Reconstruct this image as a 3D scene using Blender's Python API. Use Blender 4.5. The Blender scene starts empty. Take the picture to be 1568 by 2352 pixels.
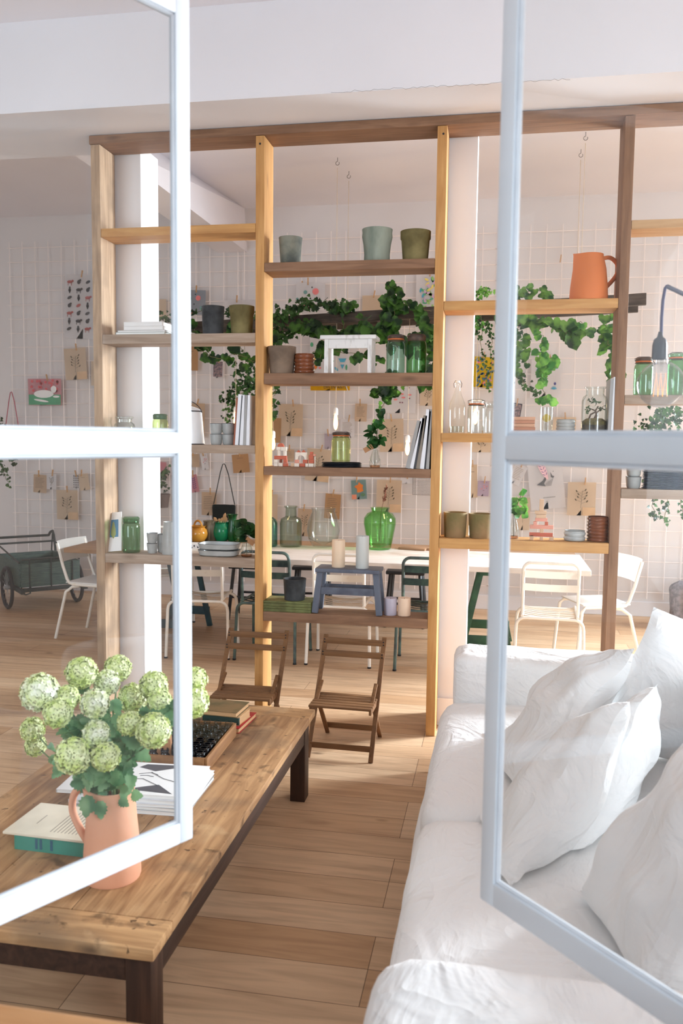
import bpy, bmesh, math, random
from mathutils import Vector, Matrix, noise, Euler
from math import radians as R_, sin, cos, pi
random.seed(7)
S = bpy.context.scene
C = S.collection
# ------------------------------------------------------------------ camera, world, lights, exposure
F = 1940.0
cam_d = bpy.data.cameras.new('camera'); cam = bpy.data.objects.new('camera', cam_d); C.objects.link(cam)
S.camera = cam
PITCH, YAW, ROLL = R_(4.934), R_(-10.244), R_(0.637)
_f = Vector((sin(YAW)*cos(PITCH), cos(YAW)*cos(PITCH), -sin(PITCH)))
_r = Vector((cos(YAW), -sin(YAW), 0)); _u = _r.cross(_f)
CR = _r*cos(ROLL)+_u*sin(ROLL); CU = -_r*sin(ROLL)+_u*cos(ROLL); CF = _f
CP = Vector((0, 0, 1.65))
m = Matrix((CR, CU, -CF)).transposed().to_4x4(); m.translation = CP
cam.matrix_world = m
cam_d.sensor_fit = 'VERTICAL'; cam_d.sensor_height = 36; cam_d.lens = F/2352*36
cam_d.clip_start = .05
cam_d.dof.use_dof = True; cam_d.dof.focus_distance = 4.3; cam_d.dof.aperture_fstop = 4.2

W = bpy.data.worlds.new('world'); S.world = W; W.use_nodes = True
bg = W.node_tree.nodes['Background']; bg.inputs[0].default_value = (.80, .91, 1, 1); bg.inputs[1].default_value = .34

def area(name, loc, rot, sx, sy, power, col=(1, 1, 1)):
    d = bpy.data.lights.new(name, 'AREA'); d.shape = 'RECTANGLE'; d.size = sx; d.size_y = sy
    d.energy = power; d.color = col
    o = bpy.data.objects.new(name, d); C.objects.link(o); o.location = loc; o.rotation_euler = rot
    return o
# daylight through the tall window at the back end of the right wall, falling down and towards the viewer
k_ = area('right_window_daylight', (4.95, 7.15, 2.5), (0, 0, 0), 1.7, 1.7, 570, (.82, .92, 1))
k_.rotation_euler = Vector((.76, .62, .45)).to_track_quat('Z', 'Y').to_euler(); k_.data.spread = R_(105)
# daylight reaching the front wall windows from the right-hand side of the street
area('front_window_daylight', (2.3, -1.1, 2.6), (R_(72), 0, R_(44)), 2.2, 2.0, 235, (.79, .91, 1))
area('front_left_window_daylight', (-3.6, .35, 1.75), (R_(90), 0, 0), 1.7, 1.9, 75, (.79, .91, 1))
area('front_right_window_daylight', (2.6, .35, 1.75), (R_(90), 0, 0), 1.5, 1.9, 60, (.79, .91, 1))
S.view_settings.view_transform = 'Standard'; S.view_settings.look = 'None'
S.view_settings.gamma = 1; S.view_settings.use_curve_mapping = False
S.view_settings.exposure = 0.16
S.cycles.max_bounces = 10; S.cycles.diffuse_bounces = 5; S.cycles.transparent_max_bounces = 32
S.cycles.transmission_bounces = 8; S.cycles.sample_clamp_indirect = 6
S.cycles.caustics_reflective = False; S.cycles.caustics_refractive = False

# ------------------------------------------------------------------ measuring helpers (a photo pixel and a known real plane give a real point)
def ray(x, y): return CR*(x-784)-CU*(y-1176)+CF*F
def at(x, y, Y): d = ray(x, y); return CP+d*(Y/d.y)
def atz(x, y, z): d = ray(x, y); return CP+d*((z-1.65)/d.z)
def dep(p): return (Vector(p)-CP).dot(CF)
def pm(n, p): return n*dep(p)/F
def box_px(x0, x1, ytop, z, Y):
    """thing standing on height z at depth Y: location, half width, height"""
    ym = (ytop+1009)/2; c = at((x0+x1)/2, ytop, Y); loc = Vector((c.x, Y, z)); r = pm(x1-x0, loc)/2
    t = at((x0+x1)/2, ytop, Y-r if ytop < 1009 else Y+r).z
    loc.x = at((x0+x1)/2, ytop+.5*(F*(t-z)/dep(loc)), Y).x
    return loc, r, t-z
def stand(x0, x1, ytop, ybot, z):
    f = atz((x0+x1)/2, ybot, z); r = pm(x1-x0, f)/2; loc = Vector((f.x*(f.y+r)/f.y, f.y+r, z))
    r = pm(x1-x0, loc)/2
    t = at((x0+x1)/2, ytop, loc.y-r if ytop < 1009 else loc.y+r).z
    return loc, r, t-z

# ------------------------------------------------------------------ materials
def lin(c):
    c = [v/255 for v in c[:3]]
    return tuple((v/12.92 if v <= .04045 else ((v+.055)/1.055)**2.4) for v in c)+(1,)
MATS = {}
def newmat(name):
    m = bpy.data.materials.new(name); m.use_nodes = True
    nt = m.node_tree; b = nt.nodes['Principled BSDF']; return m, nt, b
def pbr(name, col, rough=.6, metal=0, var=.12, scale=9, bump=0, bscale=60, col2=None, spec=.5, emit=None, es=0, sheen=0, detail=5, stretch=None, lo=.38, hi=.62):
    if name in MATS: return MATS[name]
    m, nt, b = newmat(name); N = nt.nodes; L = nt.links
    b.inputs['Roughness'].default_value = rough; b.inputs['Metallic'].default_value = metal
    b.inputs['Specular IOR Level'].default_value = spec
    if sheen: b.inputs['Sheen Weight'].default_value = sheen
    c = lin(col); c2 = lin(col2) if col2 else tuple(v*(1-var) for v in c[:3])+(1,)
    tc = N.new('ShaderNodeTexCoord'); mp = N.new('ShaderNodeMapping'); L.new(tc.outputs['Object'], mp.inputs[0])
    if stretch: mp.inputs['Scale'].default_value = stretch
    no = N.new('ShaderNodeTexNoise'); no.inputs['Scale'].default_value = scale; no.inputs['Detail'].default_value = detail
    L.new(mp.outputs[0], no.inputs[0])
    cr = N.new('ShaderNodeValToRGB'); cr.color_ramp.elements[0].position = lo; cr.color_ramp.elements[1].position = hi
    cr.color_ramp.elements[0].color = c2; cr.color_ramp.elements[1].color = c
    L.new(no.outputs[0], cr.inputs[0]); L.new(cr.outputs[0], b.inputs['Base Color'])
    if bump:
        n2 = N.new('ShaderNodeTexNoise'); n2.inputs['Scale'].default_value = bscale; n2.inputs['Detail'].default_value = 4
        L.new(mp.outputs[0], n2.inputs[0]); bp = N.new('ShaderNodeBump'); bp.inputs['Strength'].default_value = bump; bp.inputs['Distance'].default_value = .01
        L.new(n2.outputs[0], bp.inputs['Height']); L.new(bp.outputs[0], b.inputs['Normal'])
    if emit:
        b.inputs['Emission Color'].default_value = lin(emit); b.inputs['Emission Strength'].default_value = es
    MATS[name] = m; return m
def wood(name, c1, c2, c3, axis='X', rough=.6, knots=.5, scale=1.0, dirt=None):
    """grain runs along the local axis"""
    if name in MATS: return MATS[name]
    m, nt, b = newmat(name); N = nt.nodes; L = nt.links
    b.inputs['Roughness'].default_value = rough; b.inputs['Specular IOR Level'].default_value = .35
    tc = N.new('ShaderNodeTexCoord'); mp = N.new('ShaderNodeMapping'); L.new(tc.outputs['Object'], mp.inputs[0])
    s = [14*scale]*3; s['XYZ'.index(axis)] = 1.1*scale; mp.inputs['Scale'].default_value = s
    n1 = N.new('ShaderNodeTexNoise'); n1.inputs['Scale'].default_value = 2.2; n1.inputs['Detail'].default_value = 6; n1.inputs['Distortion'].default_value = 1.2
    L.new(mp.outputs[0], n1.inputs[0])
    cr = N.new('ShaderNodeValToRGB'); e = cr.color_ramp.elements
    e[0].position = .3; e[0].color = lin(c2); e[1].position = .7; e[1].color = lin(c1)
    L.new(n1.outputs[0], cr.inputs[0])
    mp2 = N.new('ShaderNodeMapping'); L.new(tc.outputs['Object'], mp2.inputs[0])
    s2 = [9*scale]*3; s2['XYZ'.index(axis)] = 3.0*scale; mp2.inputs['Scale'].default_value = s2
    vo = N.new('ShaderNodeTexVoronoi'); vo.inputs['Scale'].default_value = .9; L.new(mp2.outputs[0], vo.inputs[0])
    kr = N.new('ShaderNodeValToRGB'); kr.color_ramp.elements[0].position = .03; kr.color_ramp.elements[1].position = .16
    kr.color_ramp.elements[0].color = (knots, knots, knots, 1); kr.color_ramp.elements[1].color = (0, 0, 0, 1)
    L.new(vo.outputs['Distance'], kr.inputs[0])
    mx = N.new('ShaderNodeMixRGB'); L.new(kr.outputs[0], mx.inputs[0]); L.new(cr.outputs[0], mx.inputs[1]); mx.inputs[2].default_value = lin(c3)
    out = mx.outputs[0]
    n3 = N.new('ShaderNodeTexNoise'); n3.inputs['Scale'].default_value = 3.5*scale; n3.inputs['Detail'].default_value = 3; L.new(tc.outputs['Object'], n3.inputs[0])
    dr = N.new('ShaderNodeValToRGB'); dr.color_ramp.elements[0].position = .5; dr.color_ramp.elements[1].position = .72
    dr.color_ramp.elements[0].color = (0, 0, 0, 1); v = .75 if dirt else .25; dr.color_ramp.elements[1].color = (v, v, v, 1)
    L.new(n3.outputs[0], dr.inputs[0])
    m2 = N.new('ShaderNodeMixRGB'); L.new(dr.outputs[0], m2.inputs[0]); L.new(out, m2.inputs[1]); m2.inputs[2].default_value = lin(dirt or c3)
    L.new(m2.outputs[0], b.inputs['Base Color'])
    bp = N.new('ShaderNodeBump'); bp.inputs['Strength'].default_value = .25; bp.inputs['Distance'].default_value = .004
    L.new(n1.outputs[0], bp.inputs['Height']); L.new(bp.outputs[0], b.inputs['Normal'])
    MATS[name] = m; return m
def worn(m):
    nt = m.node_tree; N = nt.nodes; L = nt.links; b = N['Principled BSDF']; src = b.inputs['Base Color'].links[0].from_socket
    tc = N.new('ShaderNodeTexCoord'); out = src
    for sc, lo, hi, col, f in ((2.6, .52, .66, (104, 88, 74), .6), (11, .60, .70, (70, 50, 36), .7), (5, .60, .72, (214, 180, 138), .5), (34, .66, .72, (48, 32, 24), .8)):
        no = N.new('ShaderNodeTexNoise'); no.inputs['Scale'].default_value = sc; no.inputs['Detail'].default_value = 5; no.inputs['Distortion'].default_value = .4; L.new(tc.outputs['Object'], no.inputs[0])
        cr = N.new('ShaderNodeValToRGB'); cr.color_ramp.elements[0].position = lo; cr.color_ramp.elements[1].position = hi
        cr.color_ramp.elements[0].color = (0, 0, 0, 1); cr.color_ramp.elements[1].color = (f, f, f, 1); L.new(no.outputs[0], cr.inputs[0])
        mx = N.new('ShaderNodeMixRGB'); L.new(cr.outputs[0], mx.inputs[0]); L.new(out, mx.inputs[1]); mx.inputs[2].default_value = lin(col); out = mx.outputs[0]
    L.new(out, b.inputs['Base Color']); return m
def glass(name, col, dens=3.0, rough=.02):
    if name in MATS: return MATS[name]
    m = bpy.data.materials.new(name); m.use_nodes = True; nt = m.node_tree; N = nt.nodes; L = nt.links
    N.remove(N['Principled BSDF']); out = N['Material Output']
    c = tuple(v**.42 for v in lin(col)[:3]); lw = N.new('ShaderNodeLayerWeight'); lw.inputs[0].default_value = .5
    pw3 = N.new('ShaderNodeMath'); pw3.operation = 'POWER'; pw3.inputs[1].default_value = 2.5; L.new(lw.outputs['Facing'], pw3.inputs[0])
    mr = N.new('ShaderNodeMixRGB'); L.new(pw3.outputs[0], mr.inputs[0])
    mr.inputs[1].default_value = c+(1,); mr.inputs[2].default_value = tuple(max(v, .02)**dens*.95 for v in c)+(1,)
    tr = N.new('ShaderNodeBsdfTransparent'); L.new(mr.outputs[0], tr.inputs[0])
    gl = N.new('ShaderNodeBsdfGlossy'); gl.inputs['Roughness'].default_value = rough
    p5 = N.new('ShaderNodeMath'); p5.operation = 'POWER'; p5.inputs[1].default_value = 5; L.new(lw.outputs['Facing'], p5.inputs[0])
    fr = N.new('ShaderNodeMath'); fr.operation = 'MULTIPLY_ADD'; fr.inputs[1].default_value = .96; fr.inputs[2].default_value = .04; L.new(p5.outputs[0], fr.inputs[0])
    mx = N.new('ShaderNodeMixShader'); L.new(fr.outputs[0], mx.inputs[0]); L.new(tr.outputs[0], mx.inputs[1]); L.new(gl.outputs[0], mx.inputs[2])
    L.new(mx.outputs[0], out.inputs[0]); MATS[name] = m; return m
def leafm(name, c1, c2):
    if name in MATS: return MATS[name]
    m, nt, b = newmat(name); N = nt.nodes; L = nt.links
    b.inputs['Roughness'].default_value = .45; b.inputs['Specular IOR Level'].default_value = .35
    tc = N.new('ShaderNodeTexCoord'); no = N.new('ShaderNodeTexNoise'); no.inputs['Scale'].default_value = 14; no.inputs['Detail'].default_value = 2
    L.new(tc.outputs['Object'], no.inputs[0]); cr = N.new('ShaderNodeValToRGB')
    cr.color_ramp.elements[0].position = .4; cr.color_ramp.elements[1].position = .62
    cr.color_ramp.elements[0].color = lin(c1); cr.color_ramp.elements[1].color = lin(c2)
    L.new(no.outputs[0], cr.inputs[0]); L.new(cr.outputs[0], b.inputs['Base Color'])
    tl = N.new('ShaderNodeBsdfTranslucent'); L.new(cr.outputs[0], tl.inputs[0])
    mx = N.new('ShaderNodeMixShader'); mx.inputs[0].default_value = .3
    L.new(b.outputs[0], mx.inputs[1]); L.new(tl.outputs[0], mx.inputs[2]); L.new(mx.outputs[0], N['Material Output'].inputs[0])
    MATS[name] = m; return m

# ------------------------------------------------------------------ mesh builder
class MB:
    def __init__(s): s.bm = bmesh.new()
    def box(s, a, b, bev=0, M=None, seg=2):
        a = Vector(a); b = Vector(b); c = (a+b)/2; d = b-a
        t = bmesh.new(); bmesh.ops.create_cube(t, size=1)
        for v in t.verts: v.co = Vector((v.co.x*d.x, v.co.y*d.y, v.co.z*d.z))+c
        if bev: bmesh.ops.bevel(t, geom=t.edges[:], offset=bev, segments=seg, affect='EDGES', profile=.6)
        s.join(t, M); return s
    def join(s, t, M=None):
        if M is not None: bmesh.ops.transform(t, matrix=M, verts=t.verts)
        me = bpy.data.meshes.new('t'); t.to_mesh(me); t.free(); s.bm.from_mesh(me); bpy.data.meshes.remove(me); return s
    def bar(s, p, q, w, h, bev=0, up=(0, 0, 1)):
        p = Vector(p); q = Vector(q); d = q-p; L = d.length; z = d/L; x = Vector(up).cross(z)
        if x.length < 1e-4: x = Vector((1, 0, 0)).cross(z)
        x.normalize(); y = z.cross(x); M = Matrix((x, y, z)).transposed().to_4x4(); M.translation = p
        return s.box((-w/2, -h/2, 0), (w/2, h/2, L), bev, M)
    def tube(s, pts, r, n=8, closed=False, cap=True):
        pts = [Vector(p) for p in pts]; k = len(pts); rings = []
        rs = r if isinstance(r, (list, tuple)) else [r]*k
        prev = None
        for i, p in enumerate(pts):
            if closed: t = pts[(i+1) % k]-pts[i-1]
            else: t = pts[min(i+1, k-1)]-pts[max(i-1, 0)]
            if t.length < 1e-9: t = Vector((0, 0, 1))
            t.normalize()
            if prev is None:
                x = t.orthogonal().normalized()
            else:
                x = (prev-t*prev.dot(t))
                x = x.normalized() if x.length > 1e-6 else t.orthogonal().normalized()
            prev = x; y = t.cross(x)
            rings.append([s.bm.verts.new(p+(x*cos(2*pi*j/n)+y*sin(2*pi*j/n))*rs[i]) for j in range(n)])
        for i in range(k if closed else k-1):
            a, b = rings[i], rings[(i+1) % k]
            for j in range(n): s.bm.faces.new((a[j], a[(j+1) % n], b[(j+1) % n], b[j]))
        if cap and not closed:
            s.bm.faces.new(rings[0][::-1]); s.bm.faces.new(rings[-1])
        return s
    def lathe(s, prof, n=32, M=None, sx=1, sy=1, sq=0, cap0=True, cap1=False):
        rings = []
        for r, z in prof:
            ring = []
            for j in range(n):
                a = 2*pi*j/n; c, d = cos(a), sin(a)
                if sq:
                    k = (abs(c)**sq+abs(d)**sq)**(-1/sq); c, d = c*k, d*k
                v = Vector((c*r*sx, d*r*sy, z))
                if M: v = M @ v
                ring.append(s.bm.verts.new(v))
            rings.append(ring)
        for a, b in zip(rings, rings[1:]):
            for j in range(n): s.bm.faces.new((a[j], a[(j+1) % n], b[(j+1) % n], b[j]))
        if cap0 and prof[0][0] > 1e-5: s.bm.faces.new(rings[0][::-1])
        if cap1 and prof[-1][0] > 1e-5: s.bm.faces.new(rings[-1])
        return s
    def prism(s, poly, y0, y1, M=None):
        """polygon in local x,z extruded along y"""
        t = bmesh.new(); a = [t.verts.new((x, y0, z)) for x, z in poly]; b = [t.verts.new((x, y1, z)) for x, z in poly]
        n = len(poly); t.faces.new(a); t.faces.new(b[::-1])
        for i in range(n): t.faces.new((a[(i+1) % n], a[i], b[i], b[(i+1) % n]))
        bmesh.ops.recalc_face_normals(t, faces=t.faces); return s.join(t, M)
    def soft(s, a, b, r, cuts=10, amp=0, sc=3, seed=0, M=None):
        a = Vector(a); b = Vector(b); c = (a+b)/2; d = b-a
        t = bmesh.new(); bmesh.ops.create_cube(t, size=1); bmesh.ops.subdivide_edges(t, edges=t.edges[:], cuts=cuts, use_grid_fill=True)
        r = min(r, d.x/2*.99, d.y/2*.99, d.z/2*.99)
        for v in t.verts:
            p = Vector((v.co.x*d.x, v.co.y*d.y, v.co.z*d.z))
            q = Vector([max(-d[i]/2+r, min(d[i]/2-r, p[i])) for i in range(3)])
            e = p-q; p = q+(e.normalized()*r if e.length > 1e-9 else e)
            if amp:
                w = p+c+Vector((seed, 0, 0)); nn = e.normalized() if e.length > 1e-9 else Vector((0, 0, 1))
                p += nn*(noise.noise(w*sc)*amp+noise.noise(w*sc*3.1)*amp*.35)
            v.co = p+c
        return s.join(t, M)
    def build(s, name, mat, parent=None, smooth=True, loc=None, rot=None):
        me = bpy.data.meshes.new(name); bmesh.ops.recalc_face_normals(s.bm, faces=s.bm.faces); s.bm.to_mesh(me); s.bm.free()
        mats = mat if isinstance(mat, (list, tuple)) else [mat]
        for x in mats: me.materials.append(x)
        if smooth:
            me.polygons.foreach_set('use_smooth', [True]*len(me.polygons)); me.set_sharp_from_angle(angle=R_(38))
        o = bpy.data.objects.new(name, me); C.objects.link(o)
        if parent: o.parent = parent
        if loc is not None: o.location = loc
        if rot is not None: o.rotation_euler = rot
        return o
def tag(o, label, cat, group=None, kind=None):
    if label: o['label'] = label
    if cat: o['category'] = cat
    if group: o['group'] = group
    if kind: o['kind'] = kind
    return o
def thing(name, loc, label, cat, group=None, rz=0, rot=None):
    o = bpy.data.objects.new(name, None); C.objects.link(o); o.empty_display_size = .05
    o.location = loc; o.rotation_euler = rot if rot else (0, 0, rz); return tag(o, label, cat, group)
def struct(name, mb, mat, label=None, smooth=False, parent=None):
    o = mb.build(name, mat, parent, smooth)
    if not parent: o['kind'] = 'structure'
    if label: o['label'] = label
    return o
def dup(o, loc=None, rz=None, label=None, parent=None, group=None):
    c = o.copy(); C.objects.link(c)
    if parent: c.parent = parent
    if loc is not None: c.location = loc
    if rz is not None: c.rotation_euler = (0, 0, rz)
    if label: c['label'] = label
    if group: c['group'] = group
    for ch in list(o.children): dup(ch, parent=c)
    return c
def arcpts(c, r, a0, a1, n, plane='xz'):
    o = []
    for i in range(n+1):
        a = a0+(a1-a0)*i/n; u, v = r*cos(a), r*sin(a)
        o.append(Vector(c)+(Vector((u, 0, v)) if plane == 'xz' else Vector((0, u, v)) if plane == 'yz' else Vector((u, v, 0))))
    return o

# palette
M_wall = pbr('wall_paint', (222, 217, 216), .85, var=.03, scale=2, bump=.04, bscale=25)
M_ceil = pbr('ceiling_paint', (234, 231, 236), .9, var=.03, scale=1.5)
M_beamw = pbr('beam_plaster', (232, 231, 235), .85, var=.03, scale=1.2, bump=.03, bscale=20)
M_colw = pbr('column_paint', (234, 231, 232), .75, var=.03, scale=2)
M_frame = pbr('casement_paint', (222, 227, 233), .35, var=.02)
M_pane = glass('window_pane_glass', (248, 250, 250), 1.2, .0)
honey = lambda ax: wood('honey_wood_'+ax, (206, 158, 100), (184, 132, 76), (110, 70, 38), ax, .55)
pale = lambda ax: wood('pale_wood_'+ax, (205, 168, 128), (180, 142, 102), (98, 66, 42), ax, .6)
brown = lambda ax: wood('brown_wood_'+ax, (150, 114, 88), (122, 90, 68), (66, 46, 34), ax, .65)
greyw = lambda ax: wood('grey_wood_'+ax, (176, 156, 138), (148, 126, 108), (92, 74, 60), ax, .7)
M_dark = wood('dark_table_wood', (74, 50, 38), (48, 32, 25), (30, 20, 16), 'Z', .5)
M_wire = pbr('white_wire', (240, 230, 226), .5, var=.03)
M_cord = pbr('cotton_cord', (206, 186, 160), .9)
M_sock = pbr('white_porcelain', (240, 238, 234), .25)
M_black = pbr('black_metal', (28, 28, 32), .4)
M_white = pbr('white_enamel', (236, 238, 240), .2, var=.02)
M_grey_c = pbr('grey_glazed_ceramic', (176, 178, 176), .3, var=.18, scale=12)
M_brown_c = pbr('brown_glazed_ceramic', (128, 72, 44), .18, col2=(84, 44, 26), scale=10)
M_rim = pbr('dark_rim', (50, 46, 50), .4)
M_peg = wood('clothespin_wood', (206, 164, 118), (184, 140, 96), (140, 100, 64), 'Z', .6, scale=4)
M_paper = pbr('white_paper', (236, 234, 232), .8, var=.03)
M_mag = pbr('magazine_white', (228, 229, 234), .45, var=.04, scale=30)
M_magd = pbr('magazine_dark', (64, 64, 68), .4)
M_magg = pbr('magazine_grey', (160, 158, 156), .5)
M_terra = pbr('terracotta', (232, 168, 134), .75, var=.1, scale=4, bump=.08, bscale=40)
M_terra2 = pbr('terracotta_deep', (216, 124, 70), .7, var=.08, scale=4)
def linen(name, col, k=1):
    m, nt, b = newmat(name); N = nt.nodes; L = nt.links; b.inputs['Base Color'].default_value = lin(col); b.inputs['Roughness'].default_value = .9; b.inputs['Sheen Weight'].default_value = .15; b.inputs['Specular IOR Level'].default_value = .2
    tc = N.new('ShaderNodeTexCoord'); prev = None
    for sc, dist, st, dd, sx in ((3.2, 1.6, .9, .035*k, (1, 1, 1)), (7, 2.2, .6, .016*k, (1, .45, 1)), (90, 0, .25, .001, (1, 1, 1))):
        mp = N.new('ShaderNodeMapping'); mp.inputs['Scale'].default_value = sx; L.new(tc.outputs['Object'], mp.inputs[0])
        no = N.new('ShaderNodeTexNoise'); no.inputs['Scale'].default_value = sc; no.inputs['Detail'].default_value = 3; no.inputs['Distortion'].default_value = dist; L.new(mp.outputs[0], no.inputs[0])
        ab = N.new('ShaderNodeMath'); ab.operation = 'SUBTRACT'; ab.inputs[1].default_value = .5; L.new(no.outputs[0], ab.inputs[0])
        a2 = N.new('ShaderNodeMath'); a2.operation = 'ABSOLUTE'; L.new(ab.outputs[0], a2.inputs[0])
        bp = N.new('ShaderNodeBump'); bp.inputs['Strength'].default_value = st; bp.inputs['Distance'].default_value = dd; bp.invert = True; L.new(a2.outputs[0], bp.inputs['Height'])
        if prev: L.new(prev, bp.inputs['Normal'])
        prev = bp.outputs[0]
    L.new(prev, b.inputs['Normal']); return m
M_linen = linen('white_linen', (240, 239, 238)); M_linenp = linen('white_linen_pillow', (243, 243, 243), 1.2)
M_ivy = leafm('ivy_leaf', (26, 50, 24), (70, 108, 52))
M_vine = leafm('vine_leaf_shaded', (20, 46, 20), (70, 112, 40)); M_vineb = leafm('vine_leaf_light', (34, 76, 34), (112, 156, 66))  # M_vine: shade of the silhouetted middle leaves is put into its darker green
M_bright = leafm('young_leaf', (58, 118, 52), (130, 186, 80))
M_stem = pbr('vine_stem', (112, 106, 70), .7)
M_metalw = pbr('chipped_white_metal', (238, 232, 222), .4, col2=(222, 208, 188), scale=16, lo=.2, hi=.4)
M_metald = pbr('dark_green_metal', (58, 72, 74), .4, col2=(84, 108, 100), scale=14)

# ------------------------------------------------------------------ room shell
ZC = 3.93
# plank floor
mf, nt, b = newmat('oak_plank_floor'); N = nt.nodes; L = nt.links
tc = N.new('ShaderNodeTexCoord'); mp = N.new('ShaderNodeMapping'); L.new(tc.outputs['Object'], mp.inputs[0]); mp.inputs['Location'].default_value = (.349, .008, 0)
br = N.new('ShaderNodeTexBrick'); L.new(mp.outputs[0], br.inputs[0]); br.inputs['Scale'].default_value = 1
br.inputs['Brick Width'].default_value = 2.3; br.inputs['Row Height'].default_value = .178; br.inputs['Mortar Size'].default_value = .0012; br.inputs['Mortar Smooth'].default_value = .1
br.inputs['Color1'].default_value = lin((218, 186, 152)); br.inputs['Color2'].default_value = lin((192, 152, 114)); br.inputs['Mortar'].default_value = lin((92, 62, 40))
br.offset = .37; br.offset_frequency = 3; br.inputs['Bias'].default_value = 0
mp2 = N.new('ShaderNodeMapping'); L.new(tc.outputs['Object'], mp2.inputs[0]); mp2.inputs['Scale'].default_value = (1.3, 12, 1)
n1 = N.new('ShaderNodeTexNoise'); n1.inputs['Scale'].default_value = 2; n1.inputs['Detail'].default_value = 7; n1.inputs['Distortion'].default_value = 1; L.new(mp2.outputs[0], n1.inputs[0])
cr = N.new('ShaderNodeValToRGB'); cr.color_ramp.elements[0].position = .25; cr.color_ramp.elements[0].color = (.62, .58, .55, 1); cr.color_ramp.elements[1].position = .6; cr.color_ramp.elements[1].color = (1, 1, 1, 1); L.new(n1.outputs[0], cr.inputs[0])
mx = N.new('ShaderNodeMixRGB'); mx.blend_type = 'MULTIPLY'; mx.inputs[0].default_value = .8; L.new(br.outputs[0], mx.inputs[1]); L.new(cr.outputs[0], mx.inputs[2])
mp3 = N.new('ShaderNodeMapping'); L.new(tc.outputs['Object'], mp3.inputs[0]); mp3.inputs['Scale'].default_value = (1.4, 3.2, 1)
vo = N.new('ShaderNodeTexVoronoi'); vo.inputs['Scale'].default_value = 1.1; L.new(mp3.outputs[0], vo.inputs[0])
kr = N.new('ShaderNodeValToRGB'); kr.color_ramp.elements[0].position = .015; kr.color_ramp.elements[1].position = .07; kr.color_ramp.elements[0].color = (.75, .75, .75, 1); kr.color_ramp.elements[1].color = (0, 0, 0, 1); L.new(vo.outputs[0], kr.inputs[0])
mk = N.new('ShaderNodeMixRGB'); L.new(kr.outputs[0], mk.inputs[0]); L.new(mx.outputs[0], mk.inputs[1]); mk.inputs[2].default_value = lin((92, 62, 40))
L.new(mk.outputs[0], b.inputs['Base Color']); b.inputs['Roughness'].default_value = .48
bp = N.new('ShaderNodeBump'); bp.inputs['Strength'].default_value = .15; bp.inputs['Distance'].default_value = .002; L.new(br.outputs['Fac'], bp.inputs['Height']); bp.invert = True; L.new(bp.outputs[0], b.inputs['Normal'])

struct('floor', MB().box((-6.7, .6, -.1), (4.8, 8.45, 0)), mf)
YB, XR, XL, YF = 8.33, 4.8, -6.5, .6
struct('wall_back', MB().box((XL-.2, YB, 0), (XR+.2, YB+.2, 4.1)), M_wall)
struct('wall_left', MB().box((XL-.2, YF, 0), (XL, YB, 4.1)), M_wall)
def wall_holes(name, axis, c0, c1, lo, hi, holes, mat):
    """wall slab with rectangular openings; holes = (a0,a1,z0,z1) along the wall"""
    mb = MB(); xs = sorted({lo, hi}|{h[0] for h in holes}|{h[1] for h in holes})
    for a0, a1 in zip(xs, xs[1:]):
        hs = [h for h in holes if h[0] <= a0+1e-6 and h[1] >= a1-1e-6]
        spans = [(0, 4.1)] if not hs else [(0, hs[0][2]), (hs[0][3], 4.1)]
        for z0, z1 in spans:
            if z1-z0 < 1e-4: continue
            if axis == 'X': mb.box((a0, c0, z0), (a1, c1, z1))
            else: mb.box((c0, a0, z0), (c1, a1, z1))
    return struct(name, mb, mat)
wall_holes('wall_right', 'Y', XR, XR+.25, YF, YB, [(6.2, 8.1, .9, 3.5)], M_wall)
wall_holes('wall_front', 'X', YF, YF+.25, XL, XR, [(-4.5, -2.7, .8, 2.72), (-1.10, .65, .8, 2.5), (1.8, 3.4, .8, 2.72)], M_wall)
# ceilings: front room lower, back room higher, downstand beam between, beam along the back room on the left
struct('ceiling', MB().box((XL-.2, 4.4, ZC), (XR+.2, YB+.2, ZC+.2)).box((XL-.2, YF, 3.81), (XR+.2, 4.4, ZC+.2)), M_ceil)
struct('trim_1', MB().box((XL, 4.25, 3.35), (XR, 4.93, 3.95)), M_beamw, 'broad white plaster beam above the wooden shelving')
random.seed(5); _p = [at(760+i*9, 212-i*.50+random.uniform(-2.5, 2.5), 4.2495) for i in range(62)]
MB().tube(_p, .0009, 4).build('hairline_crack', pbr('crack_shadow', (168, 164, 162), .9), C.objects['trim_1'])
mb = MB(); t = bmesh.new()
V = [(-2.79, 4.93, 3.5), (-2.49, 4.93, 3.5), (-2.49, 8.33, 3.5), (-2.79, 8.33, 3.5), (-3.25, 4.93, ZC), (-2.93, 4.93, ZC), (-2.52, 8.33, ZC), (-2.85, 8.33, ZC)]
vs = [t.verts.new(v) for v in V]
for f in ((0, 1, 2, 3), (4, 5, 6, 7), (0, 1, 5, 4), (1, 2, 6, 5), (2, 3, 7, 6), (3, 0, 4, 7)): t.faces.new([vs[i] for i in f])
mb.join(t); struct('trim_2', mb, M_ceil, 'white beam running under the ceiling to the back wall')
struct('trim_3', MB().box((-.335, 4.835, .0), (-.137, 5.04, 3.36)), M_colw, 'white column right of the middle shelves')
struct('trim_4', MB().box((-2.30, 4.835, .0), (-2.10, 5.10, 3.36)), M_colw, 'white column behind the left shelves')
struct('baseboard_back', MB().box((XL, YB-.02, 0), (XR, YB, .14), .003), M_beamw)
struct('baseboard_column', MB().box((-.35, 4.815, 0), (-.125, 4.835, .16), .002), M_colw)
struct('trim_5', MB().box((-1.6, .45, .755), (.9, 1.105, .79), .006), wood('sill_wood', (186, 138, 94), (156, 108, 66), (90, 58, 36), 'X', .5), 'wooden sill board in the lower left corner')
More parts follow.
